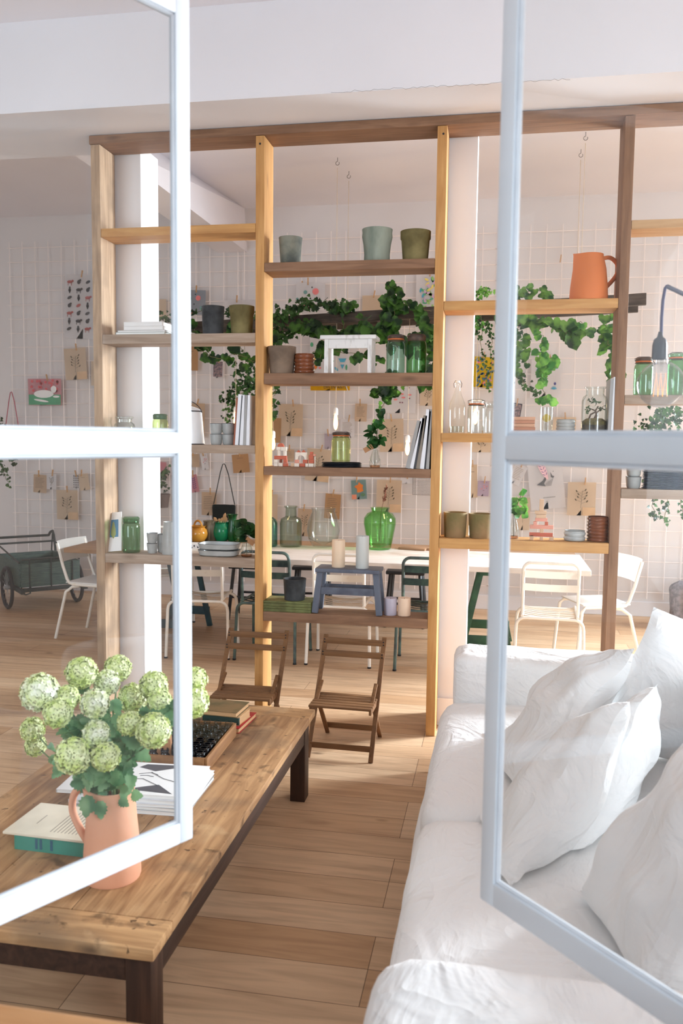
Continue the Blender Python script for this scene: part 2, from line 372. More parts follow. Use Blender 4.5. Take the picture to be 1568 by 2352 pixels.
for i, (y0, y1) in enumerate(((6.2, 8.1),)):
    mb = MB(); ym = (y0+y1)/2
    for a, b_ in ((y0, y0+.06), (y1-.06, y1), (ym-.03, ym+.03)): mb.box((XR+.08, a, .9), (XR+.14, b_, 3.5))
    for z in (.9, 2.2, 3.44): mb.box((XR+.08, y0, z), (XR+.14, y1, z+.06))
    struct('window_%d' % (i+3), mb, M_frame)

# the two open casement leaves
def leaf(name, free, hinge, zb, zt, label, gasket):
    p = Vector((free[0], free[1], 0)); q = Vector((hinge[0], hinge[1], 0)); d = q-p; w = d.length
    ang = math.atan2(d.y, d.x)
    root = bpy.data.objects.new(name, None); C.objects.link(root); root.location = (p.x, p.y, zb); root.rotation_euler = (0, 0, ang)
    root['kind'] = 'structure'; root['label'] = label
    h = zt-zb; t = .017; st = .035; rb = .045; rm0, rm1 = 1.617-zb, 1.660-zb
    fr = MB(); T = t/2
    fr.box((0, -T, 0), (st, T, h), .004).box((w-st, -T, 0), (w, T, h), .004)
    fr.box((st-.002, -T*.96, 0), (w-st+.002, T*.96, rb), .004).box((st-.002, -T*.96, h-rb), (w-st+.002, T*.96, h), .004)
    fr.box((st-.002, -T*.96, rm0), (w-st+.002, T*.96, rm1), .004)
    fr.build('frame', M_frame, root, smooth=True)
    MB().box((st-.004, -.002, rb-.004), (w-st+.004, .002, rm0+.004)).build('lower_pane', M_pane, root, smooth=False)
    MB().box((st-.004, -.002, rm1-.004), (w-st+.004, .002, h-rb+.004)).build('upper_pane', M_pane, root, smooth=False)
    g = MB()
    for z0, z1 in ((rb, rm0), (rm1, h-rb)):
        pts = [(st+.003, 0, z0+.003), (w-st-.003, 0, z0+.003), (w-st-.003, 0, z1-.003), (st+.003, 0, z1-.003)]
        for i in range(4): g.tube([pts[i], pts[(i+1) % 4]], .005, 6)
    g.build('glazing_seal', gasket, root)
    return root
leaf('window_1', (-.618, 1.653), (-1.07, .86), .80, 2.51, 'left white metal casement leaf swung open towards the room', pbr('grey_seal', (196, 200, 206), .5))
leaf('window_2', (-.001, 1.535), (.626, .86), .80, 2.51, 'right white metal casement leaf swung open in front of the sofa', pbr('white_seal', (228, 234, 242), .4))

# ------------------------------------------------------------------ open wooden shelving
YS0, YS1 = 4.617, 4.81; YM = 4.715
sh = thing('shelving_unit', (-.8, YS0, 0), 'tall open shelving of reclaimed timber posts and boards dividing the room', 'shelving')
def inset(mb): bmesh.ops.translate(mb.bm, verts=mb.bm.verts, vec=-sh.location); return mb
P = dict(a=(-2.305, -2.25), b=(-1.334, -1.285), c=(-.343, -.292), d=(.605, .654))
for k, mt in (('a', wood('weathered_post_wood', (198, 168, 138), (158, 130, 104), (90, 70, 54), 'Z', .7, dirt=(128, 108, 90))), ('b', honey('Z')), ('c', honey('Z')), ('d', brown('Z'))):
    x0, x1 = P[k]; inset(MB().box((x0, YS0, 0), (x1, YS1, 3.298), .003)).build('post', mt, sh)
inset(MB().box((-2.312, YS0-.004, 3.3), (1.9, YS1+.004, 3.347), .003)).build('top_beam', brown('X'), sh)
inset(MB().box((1.55, YS0, 0), (1.6, YS1, 3.298), .003)).build('post', brown('Z'), sh)
def zb(x, y): return at(x, y, YS0).z
BZ = {}
def board(key, bay, top, bot, mt):
    x0 = {'A': P['a'][1], 'B': P['b'][1], 'C': P['c'][1], 'D': P['d'][1]}[bay]+.001
    x1 = {'A': P['b'][0], 'B': P['c'][0], 'C': P['d'][0], 'D': 1.55}[bay]-.001
    zt = sum(zb(*p) for p in top)/len(top); z0 = sum(zb(*p) for p in bot)/len(bot); BZ[key] = zt
    inset(MB().box((x0, YS0+.001, z0), (x1, YS1-.002, zt), .003)).build('shelf_board', mt, sh)
board('A1', 'A', [(227.8, 525.9), (586.6, 511.5)], [(228, 546), (586.6, 531.6)], honey('X'))
board('A2', 'A', [(231, 767.4), (583.7, 765.7)], [(231, 787.5), (583.7, 789)], greyw('X'))
board('A3', 'A', [(582.4, 1023)], [(582.4, 1042.5)], greyw('X'))
board('A4', 'A', [(236.8, 1272.8), (582.4, 1281)], [(236.8, 1292.3), (582.4, 1305)], greyw('X'))
board('B1', 'B', [(606, 602.9), (997.7, 593)], [(608, 624), (997, 614)], brown('X'))
board('B2', 'B', [(603, 856.9), (993, 856)], [(603, 881), (993, 883)], brown('X'))
board('B3', 'B', [(603, 1072), (988, 1077)], [(603, 1092), (988, 1097)], brown('X'))
board('B4', 'B', [(601, 1406), (980, 1421)], [(601, 1424), (982, 1447)], brown('X'))
board('C1', 'C', [(1018.6, 691.7), (1429, 683.9)], [(1018, 714), (1429, 706)], honey('X'))
board('C2', 'C', [(1013.7, 994.3)], [(1013.7, 1015)], honey('X'))
board('C3', 'C', [(1006.5, 1236)], [(1006.5, 1259.9), (1404, 1271.9)], honey('X'))
board('D1', 'D', [(1461.8, 505)], [(1461.8, 525.6)], pale('X'))
board('D2', 'D', [(1443, 907)], [(1443, 928)], greyw('X'))
board('D3', 'D', [(1433, 1123)], [(1433, 1145)], greyw('X'))
print('BZ', {k: round(v, 3) for k, v in BZ.items()})
for (px, py) in ((597, 330), (1018, 307)):
    p = at(px, py, YS0-.001); inset(MB().tube([p, p+Vector((0, .004, 0))], .006, 8)).build('screw_hole', M_black, sh)

# ------------------------------------------------------------------ pots, jars, ceramics
def pot(x0, x1, ytop, key, label, mat, kind='plain', Y=YM, z=None, taper=.82, group='flower pots on the shelves', loc=None, rh=None):
    if loc is None: loc, r, h = box_px(x0, x1, ytop, BZ[key] if z is None else z, Y)
    else: r, h = rh
    o = thing('flower_pot', loc, label, 'flower pot', group); w = max(.006, r*.09)
    if kind == 'rim': pr = [(r*taper, 0), (r*.93, h*.72), (r*.99, h*.76), (r, h), (r-w, h), (r-w*1.3, h*.76), (r*taper-w, w)]
    elif kind == 'bell': pr = [(r*.86, 0), (r*.84, h*.25), (r*.90, h*.55), (r*1.0, h*.78), (r*.97, h*.9), (r, h), (r-w, h), (r-w, h*.78), (r*.8-w, w)]
    else: pr = [(r*taper, 0), (r*(taper+.02), .004), (r*.985, h*.93), (r, h*.97), (r, h), (r-w, h), (r*taper-w, w)]
    MB().lathe(pr, 36).lathe([(0.0001, w), (r*taper-w, w)], 36, cap0=False).build('body', mat, o)
    return o
cg = pbr('dark_grey_clay', (84, 88, 82), .85, col2=(132, 132, 118), scale=9, bump=.2, bscale=50)
cgg = pbr('pale_green_clay', (150, 158, 144), .85, col2=(112, 122, 110), scale=11, bump=.2, stretch=(1, 1, .3))
col_ = pbr('olive_clay', (134, 122, 78), .8, col2=(96, 86, 48), scale=7, bump=.15)
cta = pbr('taupe_clay', (136, 116, 98), .85, col2=(106, 90, 76), scale=7, bump=.2)
cch = pbr('charcoal_clay', (70, 72, 74), .85, col2=(44, 46, 48), scale=12, bump=.25)
cbr = pbr('mossy_brown_clay', (142, 112, 76), .85, col2=(112, 100, 60), scale=6, bump=.2)
pot(640, 694, 540, 'B1', 'dark grey mottled pot alone at the left of the top middle shelf', cg)
pot(831, 901, 519, 'B1', 'large pale grey-green pot with pinched waist on top middle shelf', cgg, 'bell')
pot(919, 989, 524, 'B1', 'olive brown rimmed pot at right end of top middle shelf', col_, 'rim')
pot(463, 515, 700, 'A2', 'dark grey pot left of the olive pot on the upper left shelf', cch, Y=4.70, taper=.88)
pot(526, 584, 699, 'A2', 'olive green pot touching the post on the upper left shelf', col_, 'rim', Y=4.71)
pot(614, 680, 793, 'B2', 'taupe rimmed pot at the left end of the white stool shelf', cta, 'rim', Y=4.70)
pot(1018, 1072, 1174, 'C3', 'mossy brown pot next to the post on the lower right shelf', cbr, taper=.88, Y=4.70)
pot(1075, 1132, 1177, 'C3', 'tan brown pot partly hidden by the grey window frame', cbr, taper=.86, Y=4.70)

def jar(x0, x1, ytop, key, label, gm, lidm, kind='clip', Y=YM, z=None, lr=.86, loc=None, rh=None, group='glass jars on the shelves', water=None, name='glass_jar'):
    if loc is None: loc, r, h = box_px(x0, x1, ytop, BZ[key] if z is None else z, Y)
    else: r, h = rh
    o = thing(name, loc, label, 'jar' if kind != 'bottle' else 'bottle', group)
    n = r*lr; t = .0035
    if kind in ('clip', 'screw'):
        pr = [(r*.9, 0), (r*.98, .006), (r, h*.10), (r, h*.70), (r*.95, h*.78), (n*.93, h*.84), (n*.93, h*.92)]
        MB().lathe(pr, 32).lathe([(a-t, max(z_, t)) for a, z_ in pr], 32, cap0=True).build('body', gm, o)
        if kind == 'clip':
            MB().lathe([(n, h*.86), (n*1.02, h*.87), (n*1.02, h*.89), (n, h*.9)], 32).build('seal_ring', pbr('rubber_ring', (196, 104, 50), .6), o)
            MB().lathe([(n*.98, h*.90), (n*1.04, h*.92), (n*1.02, h*.965), (n*.8, h*.995), (0.0001, h)], 32, cap0=True).build('lid', lidm, o)
            w = MB(); zc = h*.9
            w.tube([(n*1.05, 0, zc), (n*1.12, .005, h*.97), (n*.6, .0, h*1.015), (-n*.6, 0, h*1.015), (-n*1.12, .005, h*.97), (-n*1.05, 0, zc)], .0016, 5)
            w.tube([(n*1.05, 0, zc), (n*1.18, -.012, h*.86), (n*1.22, -.016, h*.8)], .002, 5)
            w.tube([Vector((n*1.06*cos(2*pi*i/24), n*1.06*sin(2*pi*i/24), zc-.01)) for i in range(24)], .0016, 5, closed=True)
            w.build('wire_clip', M_black if name != 'x' else M_black, o)
        else:
            MB().lathe([(n*1.0, h*.82), (n*1.06, h*.84), (n*1.06, h*.93), (n*1.1, h*.935), (n*1.1, h*.95), (n*.9, h*.995), (.0001, h)], 32).build('lid', lidm, o)
    elif kind == 'open':
        pr = [(r*.88, 0), (r*.99, .008), (r, h*.62), (r*.93, h*.72), (r*lr*.82, h*.79), (r*lr*.82, h*.90), (r*lr, h*.94), (r*lr, h*.985), (r*lr*.95, h), (r*lr*.85, h*.985), (r*lr*.78, h*.9), (r*lr*.78, h*.8), (r*.9, h*.71), (r-t, h*.6), (r-t, .01), (.0001, .008)]
        MB().lathe(pr, 40).build('body', gm, o)
    elif kind == 'bottle':
        pr = [(r*.9, 0), (r, .006), (r, h*.48), (r*.92, h*.56), (r*.45, h*.74), (r*.3, h*.84), (r*.3, h*.92), (r*.36, h*.93), (r*.36, h*.95), (r*.2, h*.95)]
        MB().lathe(pr, 32).build('body', gm, o)
        MB().lathe([(r*.25, h*.95), (r*.3, h*.96), (r*.3, h*.985), (.0001, h)], 16).build('stopper', M_sock, o)
        MB().tube([(r*.4, 0, h*.86), (r*.5, -.004, h*.93), (r*.3, 0, h*.99), (-r*.3, 0, h*.99), (-r*.5, -.004, h*.93), (-r*.4, 0, h*.86)], .0015, 5).build('wire_clip', M_black, o)
    if water:
        MB().lathe([(r-t*2, .006), (r-t*2, h*water), (.0001, h*water)], 24).build('contents', glass('water_tint', (214, 224, 214), 1.5), o)
    return o
g_green = glass('green_jar_glass', (176, 214, 182), 2.6)
g_green2 = glass('deep_green_jar_glass', (150, 200, 150), 2.4)
g_aqua = glass('aqua_jar_glass', (196, 226, 214), 2.6)
g_yel = glass('yellow_green_jar_glass', (220, 232, 184), 2.0)
g_clear = glass('clear_jar_glass', (242, 246, 244), 3.5)
lid_rust = pbr('rusty_lid', (88, 66, 52), .6, col2=(54, 40, 34), scale=30)
lid_green = glass('green_glass_lid', (120, 176, 132), 2)
lid_green_s = pbr('green_lid', (70, 110, 78), .3)
jar(887, 930, 767, 'B2', 'pale green glass jar with orange ring beside the rusty-lidded jar', g_aqua, lid_rust, 'clip', Y=4.72)
jar(933, 979, 765, 'B2', 'green glass jar with wide rusty brown lid', g_green2, lid_rust, 'screw', Y=4.70)
jar(262, 310, 956, 'A3', 'clear glass jar leftmost above the left window rail', g_clear, g_clear, 'open', Y=4.71)
jar(350, 386, 950, 'A3', 'small yellow-green jar with dark green lid beside the left window stile', g_yel, lid_green_s, 'screw', Y=4.71)
jar(281, 322, 1184, 'A4', 'green ribbed-lid glass jar beside the leaning picture card', g_green, lid_green, 'screw', Y=4.70)
jar(1031, 1069, 872, 'C2', 'clear swing-top glass bottle with a little water', g_clear, None, 'bottle', Y=4.70, water=.13, name='swing_top_bottle', group='clear bottles and jars by the middle post')
jar(1073, 1113, 918, 'C2', 'clear clip jar just right of the swing-top bottle', g_clear, g_clear, 'clip', Y=4.70, group='clear bottles and jars by the middle post')
jar(1113, 1145, 922, 'C2', 'clear jar half hidden behind the grey window stile', g_clear, g_clear, 'screw', Y=4.71, group='clear bottles and jars by the middle post')
jar(1456, 1499, 819, 'D2', 'green jar with rusty patch on lid, left of the round bulb', g_green, lid_rust, 'clip', Y=4.70, group='green jars behind the lamp')
jar(1533, 1572, 809, 'D2', 'green clip jar at the right picture edge above the bulb', g_green2, lid_green, 'clip', Y=4.70, group='green jars behind the lamp')
ct = thing('ceramic_plates', (0, 0, 0), None, None) if False else None

def saucer_stack(cx, Y, z, r, n, dh, mat, name, cat, lab, group, sq=0, sy=1, h=None, jit=.02):
    words = ['lowest', 'second', 'third', 'fourth', 'fifth', 'sixth', 'seventh', 'eighth', 'ninth', 'tenth', 'eleventh', 'twelfth']
    base = None
    for i in range(n):
        w = ['lowest', 'topmost'][i == n-1] if i in (0, n-1) else words[i]+' from the bottom'
        label = lab % w if n > 1 else lab.replace('%s ', '')
        loc = (cx+random.uniform(-jit, jit)*r, Y, z+i*dh)
        if base is None:
            o = thing(name, loc, label, cat, group); H = h or dh*1.25; t = min(.004, H*.3)
            mb = MB().lathe([(r*.78, 0), (r*.93, H*.12), (r, H*.42), (r*.985, H*.62), (r*.90, H*.82), (r*.93, H*.97), (r*.91, H), (r*.87, H*.97), (r*.88, H*.45), (r*.7, t), (.0001, t)], 36, sy=sy, sq=sq)
            mb.build('body', mat, o); MB().lathe([(r*.92, H*.95), (r*.94, H*.985), (r*.925, H*1.01), (r*.90, H*.98)], 36, sy=sy, sq=sq, cap0=False).build('rim', M_rim if mat is M_grey_c else mat, o); base = o
        else: dup(base, loc, random.uniform(-.1, .1) if not sq else 0, label)
    return base
# brown bowls
l, r, h = box_px(675, 723, 811, BZ['B2'], 4.71)
saucer_stack(l.x, l.y, l.z, r, 5, h/5.25, M_brown_c, 'glazed_bowl', 'bowl', 'brown glazed bowl, %s in the stack beside the white stool', 'brown bowls on the white stool shelf')
l, r, h = box_px(1348, 1397, 1184, BZ['C3'], 4.71)
saucer_stack(l.x, l.y, l.z, r, 7, h/7.25, M_brown_c, 'glazed_bowl', 'bowl', 'brown glazed bowl, %s in the stack beside the right post', 'brown bowls on the lower right shelf')
l, r, h = box_px(1293, 1342, 1216, BZ['C3'], 4.70)
saucer_stack(l.x+.004, l.y, l.z, r, 2, h/2.2, M_grey_c, 'glazed_bowl', 'bowl', 'pale grey glazed bowl, %s of two beside the brown bowls', 'grey bowls on the lower right shelf')
l, r, h = box_px(1277, 1320, 963, BZ['C2'], 4.71)
saucer_stack(l.x, l.y, l.z, r, 4, h/4.25, M_grey_c, 'glazed_bowl', 'bowl', 'pale grey bowl, %s in the stack left of the terrarium jar', 'grey bowls beside the terrarium')
l, r, h = box_px(1484, 1600, 1076, BZ['D3'], 4.71)
M_blue = pbr('dark_blue_glaze', (52, 66, 88), .3, var=.25, scale=20)
saucer_stack(l.x, l.y, l.z, .15, 12, h/12.2, M_blue, 'dinner_plate', 'plate', 'dark blue plate, %s in the stack at the right picture edge', 'dark blue plates in a stack', sy=.6)
zt = l.z+h
l2 = at(1539, 1065, 4.71)
saucer_stack(l2.x, 4.71, zt+.004, .04, 2, .022, M_grey_c, 'glazed_bowl', 'bowl', 'small grey bowl, %s of two on the dark blue plates', 'grey bowls on the blue plates')
l, r, h = box_px(738, 831, 1060, BZ['B3'], 4.70)
M_navy = pbr('navy_black_glaze', (26, 32, 40), .3)
saucer_stack(l.x, l.y, l.z, r, 3, h/3.3, M_navy, 'dinner_plate', 'plate', 'navy black plate, %s of three under the yellow-green jar', 'navy plates under the jar', sy=.75, jit=.01); zpl = l.z+h
l, r, h = box_px(761, 805, 993, 'x' if False else 'B3', 4.70) if False else box_px(761, 805, 993, zpl, 4.70)
jar(0, 0, 0, None, 'yellow-green clip jar standing on navy plates below the hanging bulb', g_yel, lid_rust, 'clip', loc=Vector((l.x, 4.70, zpl+.001)), rh=(r, h), group='glass jars on the shelves')

# grey tumblers
def cup(x0, x1, ytop, key, n, place, Y=YM, mat=None):
    l, r, h = box_px(x0, x1, ytop, BZ[key], Y); hh = h/n
    for i in range(n):
        w = '' if n == 1 else ('lower ' if i == 0 else 'upper ')
        o = thing('tumbler', (l.x, l.y, l.z+i*hh*1.002), w+place, 'cup', 'grey tumblers on the shelves')
        MB().lathe([(r*.74, 0), (r*.86, hh*.15), (r*.96, hh*.7), (r, hh*.985), (r*.93, hh*.97), (r*.7, .006), (.0001, .006)], 32).build('body', mat or M_grey_c, o)
        MB().lathe([(r*.995, hh*.955), (r*1.01, hh*.97), (r*.995, hh*.99), (r*.93, hh*.98)], 32, cap0=False).build('rim', M_rim, o)
cup(482, 511, 972, 'A3', 2, 'pale grey tumbler of the left pair beside the enamel pail', 4.69)
cup(509, 543, 972, 'A3', 2, 'pale grey tumbler of the right pair beside the upright books', 4.71)
cup(337, 362, 1222, 'A4', 2, 'pale grey cup of the small pair behind the left glass pane', 4.70)
cup(360, 383, 1224, 'A4', 1, 'pale grey cup between stacked cups and enamel pitcher', 4.75)
cup(1437, 1472, 1066, 'D3', 2, 'grey tumbler of the pair left of the blue plates', 4.70)
# enamel pitcher behind stile on A4, enamel pail on A3
l, r, h = box_px(371, 412, 1196, BZ['A4'], 4.69)
o = thing('enamel_pitcher', l, 'white enamel pitcher half hidden behind the left window stile', 'pitcher')
MB().lathe([(r*.95, 0), (r, .01), (r*.9, h*.5), (r*.75, h*.97), (r*.78, h), (r*.72, h*.97), (r*.85, h*.4), (.0001, .01)], 32).build('body', M_grey_c, o)
MB().tube([(r*.76, 0, h*.9), (r*1.35, 0, h*.85), (r*1.4, 0, h*.5), (r*.92, 0, h*.25)], .005, 6).build('handle', M_grey_c, o)
l, r, h = box_px(399, 469, 925, BZ['A3'], 4.70)
o = thing('enamel_pail', l, 'white enamel lidded pail with wire handle beside the left window stile', 'pail')
MB().lathe([(r*.99, 0), (r, .006), (r*.9, h*.5), (r*.83, h*.80), (r*.86, h*.81)], 36).build('body', M_white, o)
MB().lathe([(r*1.0, 0), (r*1.01, .004), (r*.99, .007)], 36).lathe([(r*.87, h*.795), (r*.88, h*.81), (r*.86, h*.82)], 36).build('rim', M_rim, o)
MB().lathe([(r*.86, h*.81), (r*.8, h*.84), (r*.5, h*.9), (r*.15, h*.93), (r*.1, h*.95), (r*.17, h*.97), (r*.12, h*.995), (.0001, h)], 32).build('lid', M_white, o)
MB().tube([Vector((r*.92*cos(a), -.01-.05*sin(a), h*.78+r*.75*sin(a))) for a in [pi*i/16 for i in range(17)]], .0022, 6).build('wire_handle', M_black, o)
# baking dishes
l, r, h = box_px(456, 551, 1241, BZ['A4'], 4.70)
for i in range(2):
    hh = h/2
    o = thing('baking_dish', (l.x, 4.70, l.z+i*hh*1.005), ['lower', 'upper'][i]+' pale grey oval baking dish on the lower left shelf', 'baking dish', 'grey baking dishes')
    MB().lathe([(r*.8, 0), (r*.93, hh*.2), (r*.97, hh*.7), (r, hh*.97), (r*.95, hh*.97), (r*.9, hh*.3), (r*.8, .006), (.0001, .006)], 48, sy=.66, sq=3.5).build('body', M_grey_c, o)
    MB().lathe([(r*.985, hh*.93), (r*1.005, hh*.95), (r*.995, hh*.985), (r*.95, hh*.975)], 48, sy=.66, sq=3.5, cap0=False).build('rim', M_rim, o)
# leaning picture card on A4
z4 = BZ['A4']
o = thing('picture_card', (at(261, 1272, 4.66).x, 4.66, z4), 'white mounted blue and green picture card leaning on the left post', 'picture')
M2 = Matrix.Rotation(R_(-4), 4, 'Z') @ Matrix.Rotation(R_(-7), 4, 'Y')
MM = M2 @ Matrix.Rotation(R_(-14), 4, 'X') @ Matrix.Translation((-.0, 0, .007))
MB().box((-.052, -.002, 0), (.052, .002, .235), 0, MM).build('mount', M_paper, o)
MB().box((-.03, -.0035, .085), (.032, -.0025, .19), 0, MM).build('print', pbr('blue_print', (72, 132, 168), .5), o)
MB().lathe([(.0001, .075), (.017, .1), (.015, .13), (.009, .155), (.006, .17), (.0001, .18)], 16, MM @ Matrix.Translation((0, -.004, 0)), sy=.08).build('green_figure', pbr('olive_print', (150, 160, 92), .5), o)

# ------------------------------------------------------------------ books and magazines
def upright(x, Y, z, w, h, d, tilt, mat, label, group, cat='magazine', name='magazine', spine=None):
    o = thing(name, (x, Y, z), label, cat, group, rot=(0, R_(tilt), 0))
    MB().box((-w/2, -d/2, 0), (w/2, d/2, h), min(.001, w*.2)).build('pages', mat, o)
    cov = spine or mat
    MB().box((-w/2-.0006, -d/2-.0008, -.0), (-w/2+.0006, d/2, h+.001)).box((w/2-.0006, -d/2-.0008, 0), (w/2+.0006, d/2, h+.001)).box((-w/2, -d/2-.0012, 0), (w/2, -d/2, h+.001)).build('cover', cov, o)
    return o
def upright_row(x0, x1, ytop, key, specs, group, place, Y=4.71, tilt=0):
    l, r, h = box_px(x0, x1, ytop, BZ[key], Y); W_ = 2*r; tot = sum(s[0] for s in specs); x = l.x-r
    for i, (wf, hf, mat, word) in enumerate(specs):
        w = W_*wf/tot; tl = tilt if not isinstance(tilt, (list, tuple)) else tilt[i]
        upright(x+w/2, Y, l.z+abs(sin(R_(tl)))*w/2, w*.9, h*hf, .17, tl, mat, word+' '+place, group); x += w
M_rust = pbr('rust_cover', (150, 78, 44), .5)
upright_row(545, 583, 907, 'A3', [(.6, .93, M_rust, 'thin rust-backed magazine leftmost'), (1.3, 1, M_mag, 'white magazine second from left'), (.4, .98, M_magd, 'thin dark magazine'), (1.3, .99, M_mag, 'thick white magazine right of the dark one'), (1.2, .985, M_magg, 'light grey magazine'), (1.2, .985, M_mag, 'white magazine touching the post')], 'magazines upright by the middle left post', 'in the row beside the ivy', tilt=[4, 4, 4, 3, 2, 1])
upright_row(935, 989, 941, 'B3', [(1.3, .82, M_magg, 'leftmost light grey magazine'), (1.0, .86, M_mag, 'pale magazine second from left'), (.7, .86, M_magd, 'black-spined magazine'), (1.1, .9, pbr('taupe_cover', (136, 126, 114), .5), 'taupe magazine'), (1.2, 1, M_mag, 'white magazine second from the post'), (.5, .97, M_magd, 'thin dark magazine'), (.9, 1, M_magg, 'grey magazine against the post')], 'magazines leaning on the toy block shelf', 'in the leaning row beside the plant vase', tilt=[13, 11, 9, 7, 5, 4, 2])
upright_row(1393, 1423, 868, 'C2', [(1, .97, M_magg, 'beige-grey magazine leftmost'), (.9, 1, M_mag, 'white magazine'), (.4, .99, M_magd, 'thin black magazine'), (1.0, 1, M_magg, 'grey magazine'), (.9, .99, M_mag, 'white magazine nearest the post')], 'magazines beside the terrarium', 'in the row right of the terrarium', tilt=1)
def flat_book(loc, w, d, h, rz, mat, label, group, cat='book', cover=None, name='book', cv=.0015):
    o = thing(name, loc, label, cat, group, rz=rz)
    MB().box((-w/2+.002, -d/2+.002, cv), (w/2-.003, d/2-.002, h-cv)).build('pages', M_paper if cover else mat, o)
    c = cover or mat
    MB().box((-w/2, -d/2, 0), (w/2, d/2, cv), cv*.3).box((-w/2, -d/2, h-cv), (w/2, d/2, h), cv*.3).box((-w/2, -d/2, 0), (-w/2+cv, d/2, h), cv*.3).build('cover', c, o)
    return o
za = BZ['A2']; xb = at(335, 760, 4.70).x
M_mint = pbr('mint_cover', (196, 212, 202), .5)
hs = [(.012, 305, 118/1940*4.9, M_mint, 'mint green flat book at the bottom of the pile'), (.011, 305, .29, M_magg, 'grey flat book second from the bottom of the pile'), (.022, 338, .24, M_paper, 'white flat book third in the pile'), (.024, 338, .235, M_paper, 'white flat book on top of the pile')]
zz = za; xl = [at(279, 760, 4.70).x, at(283, 760, 4.7).x, at(297, 740, 4.7).x, at(297, 735, 4.7).x]
for (h, _, w, mt, lb), x0 in zip(hs, xl):
    flat_book((x0+w/2, 4.712, zz), w, .18, h, 0, mt, lb+' on the upper left shelf', 'flat books on the upper left shelf', cover=mt); zz += h+.0005
# wooden-covered flat stack on C2
l, r, h = box_px(1172, 1226, 957, BZ['C2'], 4.71); wn = ['lowest', 'second', 'third', 'fourth', 'topmost']
for i in range(5):
    mt = pbr('blockwood_%d' % (i % 2), [(206, 156, 124), (186, 128, 98)][i % 2], .6)
    o = tag(MB().box((-r, -.06, 0), (r, .06, h/5*.96), .002).build('wooden_plank_block', mt, None, loc=(l.x+random.uniform(-.003, .003), l.y, l.z+i*h/5)), wn[i]+' flat pinkish wooden block in the pile beside the glass stile', 'wooden block', 'flat wooden blocks in a pile')

# ------------------------------------------------------------------ toy blocks
M_bw = pbr('block_white', (238, 224, 208), .6); M_bt = pbr('block_terracotta', (196, 98, 70), .6); M_bp = pbr('block_pink', (224, 152, 130), .6); M_bn = pbr('block_natural', (214, 176, 142), .6); M_bd = pbr('block_dark', (120, 60, 40), .6)
cn = {M_bw: 'white', M_bt: 'terracotta red', M_bp: 'pink', M_bn: 'natural', M_bd: 'dark red'}
def blk(x0, y0, x1, y1, mat, lab, Y=4.69, shape='box', d=None, group='toy building blocks on the middle shelf', zs=None):
    a = at(x0, y1, Y); b_ = at(x1, y0, Y); w = (b_.x-a.x)/2; h = b_.z-a.z; d = d or w; z0 = a.z
    if zs is not None: z0 = max(zs, z0) if abs(zs-z0) > .006 else zs; h = b_.z-z0
    mb = MB()
    if shape == 'box': mb.box((-w, -d, 0), (w, d, h-.0008), .001)
    elif shape == 'cyl': mb.lathe([(w, 0), (w, h-.0008), (.0001, h-.0008)], 24)
    elif shape == 'half': mb.prism([(w*cos(pi*i/16), h*sin(pi*i/16)) for i in range(17)], -d, d)
    elif shape == 'tri': mb.prism([(-w, 0), (w, 0), (0, h)], -d, d)
    elif shape == 'arch':
        pl = [(-w, 0), (-w*.72, 0)]+[(-w*.72*cos(pi*i/14), h*.6*sin(pi*i/14)) for i in range(1, 14)]+[(w*.72, 0), (w, 0), (w, h), (-w, h)]
        mb.prism(pl, -d, d)
    o = mb.build('toy_block', mat, None, loc=((a.x+b_.x)/2, Y, z0)); return tag(o, lab, 'toy block', group)
k = 140/1568
X = lambda v: 600+v*k
Yp = lambda v: 1010+v*k
zs3 = BZ['B3']
